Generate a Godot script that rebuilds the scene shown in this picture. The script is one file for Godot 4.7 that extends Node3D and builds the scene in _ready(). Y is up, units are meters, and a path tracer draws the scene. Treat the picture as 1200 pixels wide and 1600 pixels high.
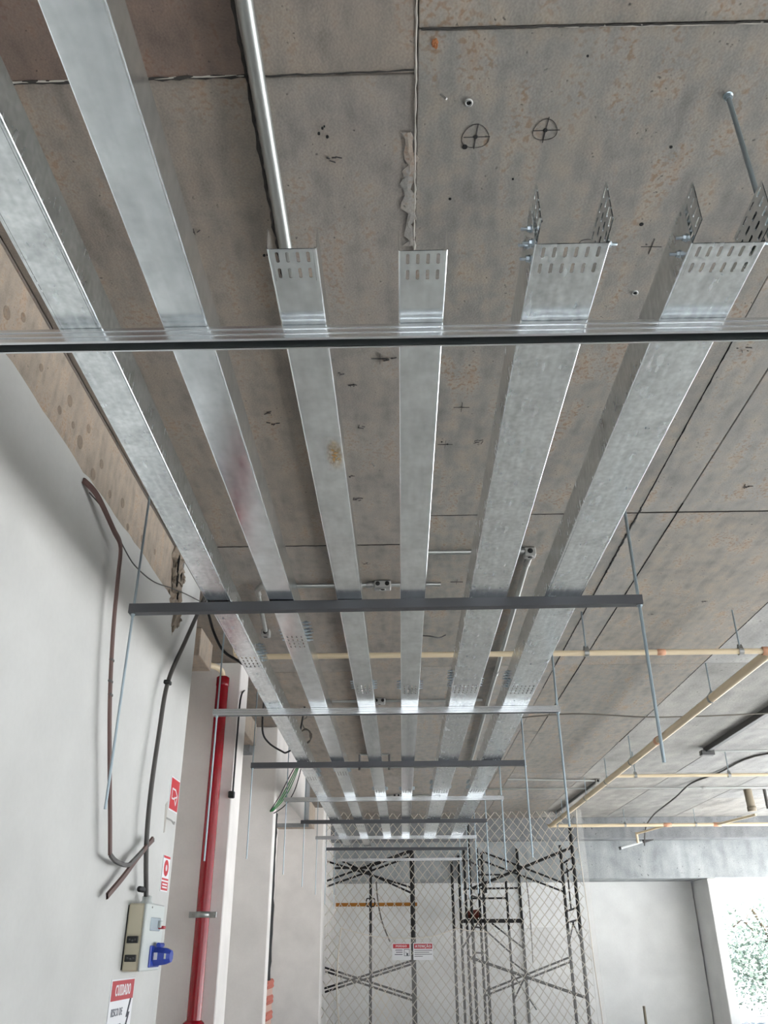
extends Node3D
# Unfinished floor of a building: six galvanised cable trays hung under a raw concrete ceiling.
# P(x, h, z): x to the right, h above the eye, z ahead. The eye is 1.6 m above the floor.

const EYE := 1.6
const CEIL := 1.795
const TRAY := 1.104
const WALL := -1.118

var taken := {}
var M := {}
var rng := RandomNumberGenerator.new()


func P(x: float, h: float, z: float) -> Vector3:
	return Vector3(x, h + EYE, -z)


# ---------------------------------------------------------------- nodes
func numbered(called: String) -> String:
	var n: int = taken.get(called, 0)
	taken[called] = n + 1
	return called if n == 0 else "%s_%03d" % [called, n]


func thing(called: String, label: String, category: String, at: Vector3, group := "") -> Node3D:
	var o := Node3D.new()
	o.name = numbered(called)
	add_child(o, true)
	o.position = at
	tag(o, label, category, group)
	return o


func tag(o: Node3D, label: String, category: String, group := "") -> Node3D:
	o.set_meta("label", label)
	o.set_meta("category", category)
	if group != "":
		o.set_meta("group", group)
	return o


# Commits a SurfaceTool filled in room coordinates (or takes a mesh placed with «at») as ONE named mesh.
func obj(called: String, what, m: Material, parent: Node3D = null, at := Vector3.ZERO, turn := Basis.IDENTITY) -> MeshInstance3D:
	var o := MeshInstance3D.new()
	o.mesh = what if what is Mesh else done(what)
	o.material_override = m
	o.cast_shadow = GeometryInstance3D.SHADOW_CASTING_SETTING_ON
	if parent == null:
		o.name = numbered(called)
		add_child(o, true)
		o.transform = Transform3D(turn, at)
	else:
		o.name = called
		parent.add_child(o, true)
		var back := Vector3.ZERO
		var up: Node3D = parent
		while up != self:
			back += up.position
			up = up.get_parent()
		o.transform = Transform3D(turn, at - back)
	return o


func struct(called: String, what, m: Material) -> MeshInstance3D:
	var o := obj(called, what, m)
	o.set_meta("kind", "structure")
	return o


func say(o: Node3D, label: String) -> void:
	o.set_meta("label", label)


# ---------------------------------------------------------------- shapes
func mb(smooth := false) -> SurfaceTool:
	var st := SurfaceTool.new()
	st.begin(Mesh.PRIMITIVE_TRIANGLES)
	st.set_smooth_group(0 if smooth else -1)
	return st


func done(st: SurfaceTool) -> ArrayMesh:
	st.index()
	st.generate_normals()
	return st.commit()


func tri(st: SurfaceTool, a: Vector3, b: Vector3, c: Vector3) -> void:
	st.add_vertex(a)
	st.add_vertex(b)
	st.add_vertex(c)


func quad(st: SurfaceTool, a: Vector3, b: Vector3, c: Vector3, d: Vector3) -> void:
	tri(st, a, b, c)
	tri(st, a, c, d)


# a box with chamfered edges
func box(st: SurfaceTool, c: Vector3, size: Vector3, ch := 0.0, turn := Basis.IDENTITY) -> void:
	var h := size / 2.0
	ch = minf(ch, minf(h.x, minf(h.y, h.z)) * 0.9)
	var ax := [Vector3(1, 0, 0), Vector3(0, 1, 0), Vector3(0, 0, 1)]
	for i in 3:
		var u: Vector3 = ax[(i + 1) % 3]
		var v: Vector3 = ax[(i + 2) % 3]
		var n: Vector3 = ax[i]
		var hu: float = absf(u.dot(h)) - ch
		var hv: float = absf(v.dot(h)) - ch
		var hn: float = absf(n.dot(h))
		for s in [1.0, -1.0]:
			var o: Vector3 = n * hn * s
			var a: Vector3 = c + turn * (o - u * hu - v * hv * s)
			var b: Vector3 = c + turn * (o - u * hu + v * hv * s)
			var d: Vector3 = c + turn * (o + u * hu + v * hv * s)
			var e: Vector3 = c + turn * (o + u * hu - v * hv * s)
			quad(st, a, b, d, e)
		if ch > 0.0:
			for su in [1.0, -1.0]:
				for sv in [1.0, -1.0]:
					# the edge along n
					var p: Vector3 = u * (hu + ch) * su + v * hv * sv
					var q: Vector3 = u * hu * su + v * (hv + ch) * sv
					var e0: Vector3 = n * (hn - ch)
					if su * sv < 0:
						quad(st, c + turn * (p - e0), c + turn * (p + e0), c + turn * (q + e0), c + turn * (q - e0))
					else:
						quad(st, c + turn * (p - e0), c + turn * (q - e0), c + turn * (q + e0), c + turn * (p + e0))
	if ch > 0.0:
		for sx in [1.0, -1.0]:
			for sy in [1.0, -1.0]:
				for sz in [1.0, -1.0]:
					var k := Vector3(sx, sy, sz)
					var a := c + turn * (Vector3(h.x, h.y - ch, h.z - ch) * k)
					var b := c + turn * (Vector3(h.x - ch, h.y, h.z - ch) * k)
					var d := c + turn * (Vector3(h.x - ch, h.y - ch, h.z) * k)
					if sx * sy * sz > 0:
						tri(st, a, d, b)
					else:
						tri(st, a, b, d)


# a box from two opposite corners in x, h, z
func slab(st: SurfaceTool, x0: float, x1: float, h0: float, h1: float, z0: float, z1: float, ch := 0.0) -> void:
	box(st, P((x0 + x1) / 2, (h0 + h1) / 2, (z0 + z1) / 2), Vector3(absf(x1 - x0), absf(h1 - h0), absf(z1 - z0)), ch)


func one(x0: float, x1: float, h0: float, h1: float, z0: float, z1: float, ch := 0.0) -> SurfaceTool:
	var st := mb()
	slab(st, x0, x1, h0, h1, z0, z1, ch)
	return st


func tube(st: SurfaceTool, pts: Array, r: float, n := 10, r_end := -1.0) -> void:
	var rings := []
	var t0: Vector3 = (pts[1] - pts[0]).normalized()
	var u := t0.cross(Vector3.UP if absf(t0.y) < 0.9 else Vector3.RIGHT).normalized()
	for i in pts.size():
		var t: Vector3 = (pts[mini(i + 1, pts.size() - 1)] - pts[maxi(i - 1, 0)]).normalized()
		u = (u - t * u.dot(t)).normalized()
		var v := t.cross(u)
		var ring := []
		var rr := r if r_end < 0 else lerpf(r, r_end, float(i) / (pts.size() - 1))
		for k in n:
			var a := TAU * k / n
			ring.append(pts[i] + (u * cos(a) + v * sin(a)) * rr)
		rings.append(ring)
	st.set_smooth_group(0)
	for i in pts.size() - 1:
		for k in n:
			var l := (k + 1) % n
			quad(st, rings[i][k], rings[i + 1][k], rings[i + 1][l], rings[i][l])
	st.set_smooth_group(-1)
	for k in range(1, n - 1):
		tri(st, rings[0][0], rings[0][k], rings[0][k + 1])
		tri(st, rings[-1][0], rings[-1][k + 1], rings[-1][k])


func rod(a: Vector3, b: Vector3, r: float, n := 10) -> SurfaceTool:
	var st := mb()
	tube(st, [a, b], r, n)
	return st


func bent(pts: Array, r: float, n := 8) -> SurfaceTool:
	var st := mb()
	tube(st, curve(pts), r, n)
	return st


# smooth line through points
func curve(pts: Array, per := 6) -> Array:
	var out := []
	for i in pts.size() - 1:
		var a: Vector3 = pts[maxi(i - 1, 0)]
		var b: Vector3 = pts[i]
		var c: Vector3 = pts[i + 1]
		var d: Vector3 = pts[mini(i + 2, pts.size() - 1)]
		for k in per:
			out.append(b.cubic_interpolate(c, a, d, float(k) / per))
	out.append(pts[-1])
	return out


# surface between two closed rings, with caps of the triangulated profile
func loft(st: SurfaceTool, prof: PackedVector2Array, f: Callable, a: float, b: float, smooth := false) -> void:
	var n := prof.size()
	st.set_smooth_group(0 if smooth else -1)
	for k in n:
		var l := (k + 1) % n
		quad(st, f.call(prof[k], a), f.call(prof[l], a), f.call(prof[l], b), f.call(prof[k], b))
	st.set_smooth_group(-1)
	var idx := Geometry2D.triangulate_polygon(prof)
	for k in range(0, idx.size(), 3):
		tri(st, f.call(prof[idx[k]], a), f.call(prof[idx[k + 2]], a), f.call(prof[idx[k + 1]], a))
		tri(st, f.call(prof[idx[k]], b), f.call(prof[idx[k + 1]], b), f.call(prof[idx[k + 2]], b))


# a polygon in the plane (o, u, v) given some thickness along n
func prism(st: SurfaceTool, poly: PackedVector2Array, o: Vector3, u: Vector3, v: Vector3, n: Vector3) -> void:
	loft(st, poly, func(p: Vector2, t: float): return o + u * p.x + v * p.y + n * t, 0.0, 1.0)


func rect(x0: float, y0: float, x1: float, y1: float) -> PackedVector2Array:
	return PackedVector2Array([Vector2(x0, y0), Vector2(x1, y0), Vector2(x1, y1), Vector2(x0, y1)])


func disc(c: Vector2, rx: float, ry: float, n := 20) -> PackedVector2Array:
	var out := PackedVector2Array()
	for k in n:
		out.append(c + Vector2(cos(TAU * k / n) * rx, sin(TAU * k / n) * ry))
	return out


func lathe(st: SurfaceTool, o: Vector3, axis: Vector3, prof: Array, n := 14, turn0 := 0.0, smooth := true) -> void:
	var u := axis.cross(Vector3.UP if absf(axis.y) < 0.9 else Vector3.RIGHT).normalized()
	var v := axis.cross(u)
	st.set_smooth_group(0 if smooth else -1)
	for i in prof.size() - 1:
		for k in n:
			var a := TAU * k / n + turn0
			var b := TAU * (k + 1) / n + turn0
			var d0 := u * cos(a) + v * sin(a)
			var d1 := u * cos(b) + v * sin(b)
			var p: Vector2 = prof[i]
			var q: Vector2 = prof[i + 1]
			if p.x > 0:
				tri(st, o + axis * p.y + d0 * p.x, o + axis * q.y + d1 * q.x, o + axis * p.y + d1 * p.x)
			if q.x > 0:
				tri(st, o + axis * p.y + d0 * p.x, o + axis * q.y + d0 * q.x, o + axis * q.y + d1 * q.x)
	st.set_smooth_group(-1)


func hex(st: SurfaceTool, o: Vector3, axis: Vector3, r: float, h: float) -> void:
	lathe(st, o, axis, [Vector2(0, 0), Vector2(r * 0.92, 0), Vector2(r, h * 0.12), Vector2(r, h * 0.88), Vector2(r * 0.92, h), Vector2(0, h)], 6, 0.0, false)


# sheet pierced by stadium-shaped holes: cells [u0, u1, v0, v1], hole half sizes (a, b)
func pierced(st: SurfaceTool, o: Vector3, u: Vector3, v: Vector3, n: Vector3, cells: Array, a: float, b: float) -> void:
	var k := 16
	for c in cells:
		var mu: float = (c[0] + c[1]) / 2
		var mv: float = (c[2] + c[3]) / 2
		var wu: float = (c[1] - c[0]) / 2
		var wv: float = (c[3] - c[2]) / 2
		var inner := []
		var outer := []
		for i in k:
			var t := TAU * (i + 0.5) / k
			var d := Vector2(cos(t), sin(t))
			var p := d * minf(a, b)
			if a > b:
				p.x += signf(d.x) * (a - b)
			else:
				p.y += signf(d.y) * (b - a)
			inner.append(p + Vector2(mu, mv))
			var e := Vector2(d.x * wu, d.y * wv)
			e /= maxf(absf(d.x), absf(d.y))
			outer.append(e + Vector2(mu, mv))
		# outer corners
		for i in k:
			var j := (i + 1) % k
			var pi: Vector2 = inner[i]
			var pj: Vector2 = inner[j]
			var qi: Vector2 = outer[i]
			var qj: Vector2 = outer[j]
			var A := o + u * pi.x + v * pi.y
			var B := o + u * pj.x + v * pj.y
			var C := o + u * qj.x + v * qj.y
			var D := o + u * qi.x + v * qi.y
			quad(st, A, B, C, D)
			quad(st, A + n, D + n, C + n, B + n)
			quad(st, A, A + n, B + n, B)
			if absf(qi.x - qj.x) > 1e-6 and absf(qi.y - qj.y) > 1e-6:
				var m := Vector2(qi.x if absf(absf(qi.x - mu) - wu) < 1e-6 else qj.x, qi.y if absf(absf(qi.y - mv) - wv) < 1e-6 else qj.y)
				var E := o + u * m.x + v * m.y
				tri(st, D, C, E)
				tri(st, D + n, E + n, C + n)


func lump(st: SurfaceTool, c: Vector3, size: Vector3, seed_: int, rough := 0.35) -> void:
	var nz := FastNoiseLite.new()
	nz.seed = seed_
	nz.frequency = 1.3
	var s := SphereMesh.new()
	s.radial_segments = 14
	s.rings = 8
	var arr := s.get_mesh_arrays()
	var vs: PackedVector3Array = arr[Mesh.ARRAY_VERTEX]
	var ix: PackedInt32Array = arr[Mesh.ARRAY_INDEX]
	st.set_smooth_group(-1)
	for i in ix:
		var d := vs[i].normalized()
		st.add_vertex(c + d * size * 0.5 * (1.0 + rough * nz.get_noise_3dv(d * 1.4) * 2.0))


func words(called: String, text: String, height: float, at: Vector3, turn: Basis, m: Material, parent: Node3D, squeeze := 1.0) -> MeshInstance3D:
	var t := TextMesh.new()
	var f := SystemFont.new()
	f.font_names = PackedStringArray(["Droid Sans"])
	f.font_weight = 600
	t.font = f
	t.text = text
	t.font_size = 32
	t.pixel_size = height / 23.0
	t.depth = 0.0008
	t.curve_step = 2.0
	return obj(called, t, m, parent, at, turn * Basis.from_scale(Vector3(squeeze, 1, 1)))


# ---------------------------------------------------------------- materials
func noise_bytes(s: int, freq: float, oct: int, size: int, tall := -1) -> PackedByteArray:
	var n := FastNoiseLite.new()
	n.seed = s
	n.noise_type = FastNoiseLite.TYPE_SIMPLEX_SMOOTH
	n.frequency = freq
	n.fractal_octaves = oct
	n.fractal_type = FastNoiseLite.FRACTAL_FBM
	var im := n.get_seamless_image(size, size if tall < 0 else tall)
	im.convert(Image.FORMAT_L8)
	if tall > 0:
		im.resize(size, size, Image.INTERPOLATE_CUBIC)
	return im.get_data()


# cast concrete: cloudy grey, fine grain, pits, rust freckles and long rust smears
func concrete(s: int, base: Color, warm: Color, rust: float, size := 1024) -> Array:
	var big := noise_bytes(s, 0.0045, 4, size)
	var mid := noise_bytes(s + 1, 0.022, 4, size)
	var fine := noise_bytes(s + 2, 0.3, 2, size)
	var smear := noise_bytes(s + 3, 0.03, 3, size, size / 5)
	var speck := noise_bytes(s + 4, 0.10, 3, size)
	var out := PackedByteArray()
	out.resize(size * size * 3)
	var bump := PackedByteArray()
	bump.resize(size * size)
	for i in size * size:
		var b := big[i] / 255.0
		var m := mid[i] / 255.0
		var f := fine[i] / 255.0
		var sp := speck[i] / 255.0
		var sm := smear[i] / 255.0
		var tone := 0.83 + 0.13 * b + 0.17 * m + 0.15 * (f - 0.5) + 0.20 * (sm - 0.5)
		var w := clampf((m * 0.6 + sm * 0.4 - 0.40) * 2.2, 0.0, 1.0) * 0.8
		var r := lerpf(base.r, warm.r, w) * tone
		var g := lerpf(base.g, warm.g, w) * tone
		var l := lerpf(base.b, warm.b, w) * tone
		var k := clampf((b * 0.5 + sm * 0.5 - 0.50) * 5.0, 0.0, 1.0)
		var ru := clampf((sp - 0.57) * 9.0, 0.0, 1.0) * k * rust
		ru = maxf(ru, clampf((sm * 0.5 + b * 0.5 - 0.66) * 4.0, 0.0, 1.0) * rust * 0.75)
		r = lerpf(r, 0.46, ru)
		g = lerpf(g, 0.29, ru)
		l = lerpf(l, 0.17, ru)
		var pit := clampf((0.20 - sp) * 9.0, 0.0, 1.0) * clampf((m - 0.5) * 5.0, 0.0, 1.0)
		var dk := 1.0 - 0.65 * pit
		out[i * 3] = clampi(int(r * dk * 255.0), 0, 255)
		out[i * 3 + 1] = clampi(int(g * dk * 255.0), 0, 255)
		out[i * 3 + 2] = clampi(int(l * dk * 255.0), 0, 255)
		bump[i] = clampi(int(110.0 + 70.0 * (m - 0.5) + 60.0 * (f - 0.5) - 90.0 * pit), 0, 255)
	var im := Image.create_from_data(size, size, false, Image.FORMAT_RGB8, out)
	var bm := Image.create_from_data(size, size, false, Image.FORMAT_L8, bump)
	bm.convert(Image.FORMAT_RGBA8)
	bm.bump_map_to_normal_map(1.2)
	return [ImageTexture.create_from_image(im), ImageTexture.create_from_image(bm)]


# zinc coat: faint spangle, dull patches and rubbed streaks
func zinc_maps(s: int, fine := 0.05, streak := 0.07, size := 512) -> Array:
	var cell := FastNoiseLite.new()
	cell.seed = s
	cell.noise_type = FastNoiseLite.TYPE_CELLULAR
	cell.cellular_return_type = FastNoiseLite.RETURN_CELL_VALUE
	cell.frequency = 0.045
	var ci := cell.get_seamless_image(size, size)
	ci.convert(Image.FORMAT_L8)
	var a := ci.get_data()
	var b := noise_bytes(s + 1, 0.012, 4, size)
	var c := noise_bytes(s + 2, 0.06, 3, size, size / 6)
	var e := noise_bytes(s + 3, 0.055, 4, size)
	var col := PackedByteArray()
	var ro := PackedByteArray()
	col.resize(size * size * 3)
	ro.resize(size * size)
	for i in size * size:
		var sp := a[i] / 255.0 - 0.5
		var cl := b[i] / 255.0 - 0.5
		var sc := c[i] / 255.0 - 0.5
		var t := 0.92 + 0.025 * sp + 0.10 * cl + streak * sc + fine * (e[i] / 255.0 - 0.5)
		col[i * 3] = clampi(int(t * 247.0), 0, 255)
		col[i * 3 + 1] = clampi(int(t * 253.0), 0, 255)
		col[i * 3 + 2] = clampi(int(t * 255.0), 0, 255)
		ro[i] = clampi(int((0.80 + 0.06 * sp - 0.30 * cl + 0.25 * sc) * 255.0), 0, 255)
	return [ImageTexture.create_from_image(Image.create_from_data(size, size, false, Image.FORMAT_RGB8, col)), ImageTexture.create_from_image(Image.create_from_data(size, size, false, Image.FORMAT_L8, ro))]


func mat(called: String, c: Color, rough := 0.7, metal := 0.0, maps: Array = [], scale := 1.0, offset := Vector3.ZERO) -> StandardMaterial3D:
	var m := StandardMaterial3D.new()
	m.resource_name = called
	m.albedo_color = c
	m.roughness = rough
	m.metallic = metal
	m.cull_mode = BaseMaterial3D.CULL_DISABLED
	if maps.size() > 0:
		m.albedo_texture = maps[0]
		if metal > 0.5:
			m.roughness_texture = maps[1]
		elif maps.size() > 1 and maps[1] != null:
			m.normal_enabled = true
			m.normal_texture = maps[1]
			m.normal_scale = 0.6
		m.uv1_triplanar = true
		m.uv1_world_triplanar = true
		m.uv1_scale = Vector3.ONE * scale
		m.uv1_offset = offset
	M[called] = m
	return m


func plaster_map(s: int) -> Array:
	var size := 512
	var b := noise_bytes(s, 0.006, 4, size)
	var f := noise_bytes(s + 1, 0.12, 3, size)
	var out := PackedByteArray()
	var bp := PackedByteArray()
	out.resize(size * size * 3)
	bp.resize(size * size)
	for i in size * size:
		var t := 0.95 + 0.06 * (b[i] / 255.0 - 0.5) + 0.015 * (f[i] / 255.0 - 0.5)
		out[i * 3] = clampi(int(t * 252), 0, 255)
		out[i * 3 + 1] = clampi(int(t * 252), 0, 255)
		out[i * 3 + 2] = clampi(int(t * 250), 0, 255)
		bp[i] = clampi(int(128.0 + 30.0 * (b[i] / 255.0 - 0.5) + 14.0 * (f[i] / 255.0 - 0.5)), 0, 255)
	var bm := Image.create_from_data(size, size, false, Image.FORMAT_L8, bp)
	bm.convert(Image.FORMAT_RGBA8)
	bm.bump_map_to_normal_map(1.0)
	return [ImageTexture.create_from_image(Image.create_from_data(size, size, false, Image.FORMAT_RGB8, out)), ImageTexture.create_from_image(bm)]


func materials() -> void:
	var grey := concrete(11, Color(0.588, 0.572, 0.553), Color(0.58, 0.532, 0.482), 0.36)
	var brown := concrete(37, Color(0.58, 0.55, 0.523), Color(0.545, 0.50, 0.46), 0.24)
	var smooth := concrete(53, Color(0.60, 0.61, 0.615), Color(0.58, 0.585, 0.58), 0.0, 512)
	var plast := plaster_map(61)
	var zn := zinc_maps(71)
	var tones := [Color(0.96, 0.965, 0.97), Color(0.92, 0.92, 0.915), Color(0.955, 0.945, 0.93)]
	for k in 3:
		mat("slab_grey_%d" % k, tones[k], 0.85, 0.0, grey, 0.42, Vector3(0.37 * k, 0.2 * k, 0.61 * k))
		mat("slab_brown_%d" % k, tones[k], 0.85, 0.0, brown, 0.42, Vector3(0.29 * k, 0.1 * k, 0.43 * k))
	mat("slab_dark", Color(0.80, 0.74, 0.72), 0.85, 0.0, brown, 0.5, Vector3(0.3, 0, 0.7))
	mat("beam_grey", Color(0.86, 0.86, 0.87), 0.85, 0.0, smooth, 0.31, Vector3(0.5, 0.13, 0.2))
	mat("lintel_grey", Color(1.10, 1.11, 1.11), 0.85, 0.0, smooth, 0.31, Vector3(0.2, 0.33, 0.2))
	for k in 3:
		mat("slab_pale_%d" % k, Color(1.03, 1.005, 0.98) * tones[k], 0.85, 0.0, smooth, 0.30, Vector3(0.17 * k, 0.2 * k, 0.41 * k))
	mat("beam_face", Color(1.12, 1.09, 1.05), 0.85, 0.0, brown, 0.6, Vector3(0.15, 0.4, 0.1))
	mat("recess", Color(0.16, 0.15, 0.14), 0.95)
	mat("floor", Color(0.90, 0.895, 0.885), 0.75, 0.0, plast, 0.2)
	mat("plaster", Color(0.80, 0.798, 0.792), 0.75, 0.0, plast, 0.5)
	mat("plaster_lit", Color(0.985, 0.985, 0.985), 0.75, 0.0, plast, 0.4)  # whiter copy of the plaster, its colour making up for weaker light
	mat("plaster_warm", Color(0.945, 0.925, 0.915), 0.8, 0.0, plast, 0.7, Vector3(0.3, 0.3, 0.1))
	mat("crust", Color(0.66, 0.64, 0.61), 0.95)
	mat("dark_crust", Color(0.20, 0.19, 0.18), 0.95)
	mat("mortar", Color(0.95, 0.92, 0.87), 0.95, 0.0, brown, 1.6)
	mat("tie_stain", Color(0.97, 0.93, 0.88), 0.95, 0.0, brown, 0.6, Vector3(0.15, 0.4, 0.1))
	mat("zinc", Color(1, 1, 1), 0.20, 1.0, zn, 1.1)
	mat("zinc_worn", Color(1, 1, 1), 0.30, 1.0, zinc_maps(91, 0.13, 0.10), 1.6)
	mat("zinc_bar", Color(0.86, 0.87, 0.88), 0.24, 1.0)
	mat("shade_inside", Color(0.36, 0.38, 0.38), 0.7, 0.3)  # shade of the open slot, put into the lining colour
	mat("dark_bar", Color(0.33, 0.335, 0.35), 0.50, 0.75)
	mat("bright_zinc", Color(0.62, 0.66, 0.69), 0.38, 1.0)
	mat("rod_zinc", Color(0.60, 0.65, 0.675), 0.38, 0.9)
	mat("conduit", Color(0.66, 0.67, 0.66), 0.42, 0.95)
	mat("cast_alu", Color(0.62, 0.62, 0.61), 0.55, 0.9)
	mat("cream_pipe", Color(0.84, 0.77, 0.65), 0.45)
	mat("cream_joint", Color(0.80, 0.60, 0.48), 0.5)
	mat("red_paint", Color(0.55, 0.02, 0.09), 0.25)
	mat("dark_gap", Color(0.05, 0.05, 0.05), 0.9)
	mat("black_cable", Color(0.06, 0.06, 0.065), 0.5)
	mat("grey_cable", Color(0.30, 0.29, 0.28), 0.55)
	mat("brown_strap", Color(0.36, 0.27, 0.25), 0.6)
	mat("green_wire", Color(0.15, 0.55, 0.28), 0.5)
	mat("steel_wire", Color(0.45, 0.43, 0.40), 0.5, 0.6)
	mat("scaffold", Color(0.10, 0.095, 0.09), 0.6, 0.3)
	mat("net", Color(0.82, 0.79, 0.74), 0.8)
	mat("yellow_board", Color(0.66, 0.42, 0.10), 0.7)
	mat("red_cloth", Color(0.45, 0.20, 0.16), 0.85)
	mat("brick", Color(0.72, 0.42, 0.36), 0.9)
	mat("mortar_pale", Color(0.74, 0.62, 0.57), 0.95)
	mat("beige_plastic", Color(0.74, 0.71, 0.62), 0.45)
	mat("grey_plastic", Color(0.74, 0.76, 0.75), 0.4)
	mat("clear_lid", Color(0.62, 0.67, 0.70), 0.25)
	mat("black_plastic", Color(0.035, 0.035, 0.035), 0.45)
	mat("blue_plastic", Color(0.11, 0.23, 0.62), 0.35)
	mat("sign_red", Color(0.74, 0.06, 0.13), 0.5)
	mat("sign_dusty_red", Color(0.66, 0.16, 0.20), 0.55)
	mat("sign_white", Color(0.86, 0.86, 0.87), 0.5)
	mat("ink", Color(0.13, 0.14, 0.19), 0.6)
	mat("ink_grey", Color(0.33, 0.34, 0.38), 0.6)
	mat("pencil", Color(0.20, 0.19, 0.19), 0.9)
	mat("rust_patch", Color(0.62, 0.40, 0.25), 0.9)
	mat("lamp_tube", Color(0.92, 0.93, 0.93), 0.3)
	mat("grey_steel", Color(0.36, 0.36, 0.36), 0.5, 0.6)
	mat("beige_drain", Color(0.52, 0.48, 0.41), 0.6)
	mat("hazed_leaf", Color(0.40, 0.45, 0.40), 0.7)  # the washed-out haze outside is put into both leaf colours
	mat("hazed_leaf_pale", Color(0.56, 0.60, 0.56), 0.7)
	mat("bark", Color(0.34, 0.29, 0.24), 0.9)
	mat("earth", Color(0.70, 0.70, 0.69), 0.95)
	mat("paint_rail", Color(0.88, 0.88, 0.88), 0.5)
	var sheet := mat("sheer_net", Color(0.86, 0.85, 0.83, 0.22), 0.9)
	sheet.transparency = BaseMaterial3D.TRANSPARENCY_ALPHA


# ---------------------------------------------------------------- scene
func _ready() -> void:
	rng.seed = 5
	var cam := Camera3D.new()
	cam.name = "camera"
	cam.keep_aspect = Camera3D.KEEP_HEIGHT
	cam.fov = 63.2146
	cam.near = 0.05
	cam.far = 200.0
	add_child(cam)
	# pitch 27.51 up, yaw 0.965 left, a third of a degree of roll, as fitted to the photograph's vanishing points
	var pitch := 0.480065
	var yaw := -0.0168426
	var roll := -0.006049
	var ahead := Vector3(sin(yaw) * cos(pitch), sin(pitch), -cos(yaw) * cos(pitch))
	var right := Vector3(cos(yaw), 0, sin(yaw))
	var up := right.cross(ahead)
	var r2 := right * cos(roll) + up * sin(roll)
	var u2 := up * cos(roll) - right * sin(roll)
	cam.transform = Transform3D(Basis(r2, u2, -ahead), P(0, 0, 0))
	cam.current = true

	var env := Environment.new()
	env.background_mode = Environment.BG_SKY
	var sky := Sky.new()
	var sm := ProceduralSkyMaterial.new()
	sm.sky_top_color = Color(0.66, 0.78, 0.94)
	sm.sky_horizon_color = Color(0.93, 0.96, 1.0)
	sm.sky_curve = 0.2
	sm.ground_horizon_color = Color(0.70, 0.71, 0.71)
	sm.ground_bottom_color = Color(0.45, 0.45, 0.44)
	sm.sun_angle_max = 1.0
	sky.sky_material = sm
	env.sky = sky
	env.background_energy_multiplier = 1.0
	env.tonemap_mode = Environment.TONE_MAPPER_LINEAR
	env.tonemap_exposure = 2.4
	env.sdfgi_enabled = true
	env.ssao_enabled = true
	env.ssil_enabled = true
	var we := WorldEnvironment.new()
	we.name = "world_environment"
	we.environment = env
	add_child(we)

	# high sun over the open right side: it lights the yard and a strip of floor by the openings
	var sun := DirectionalLight3D.new()
	sun.name = "sun"
	sun.light_color = Color(0.985, 0.99, 1.0)
	sun.light_energy = 9.5
	sun.light_angular_distance = 0.6
	sun.shadow_enabled = true
	sun.basis = Basis.looking_at(Vector3(-0.50, -0.82, -0.22).normalized(), Vector3.UP)
	add_child(sun)

	materials()
	build_shell()
	build_ceiling()
	build_left_wall()
	build_far_end()
	build_outside()
	build_trays()
	build_bars()
	build_pipes()
	build_wall_things()
	build_scaffold()
	build_small()


func build_shell() -> void:
	struct("floor", one(-2.4, 9.2, -1.8, -1.6, -6.0, 17.0), M.floor)
	var rb := mb()
	# columns and lintel of the open right side
	for z in [4.6, 10.0]:
		slab(rb, 8.6, 9.0, -1.6, 1.6, z, z + 0.5, 0.01)
	slab(rb, 8.6, 9.0, -1.6, 1.6, -6.0, -0.6, 0.01)
	slab(rb, 8.6, 9.0, 1.6, CEIL, -6.0, 16.0, 0.01)
	struct("wall_right", rb, M.plaster_lit)
	var fb := mb()
	for x in [-2.0, 3.2, 8.6]:
		slab(fb, x, x + 0.4, -1.6, 1.45, -6.0, -5.6, 0.01)
	slab(fb, -2.0, 9.0, 1.45, CEIL, -6.0, -5.6, 0.01)
	slab(fb, -2.0, 9.0, -1.6, -0.4, -6.0, -5.75, 0.01)  # unseen parapet, added to keep bright ground out of the metal reflections
	struct("wall_front", fb, M.plaster_lit)


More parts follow.
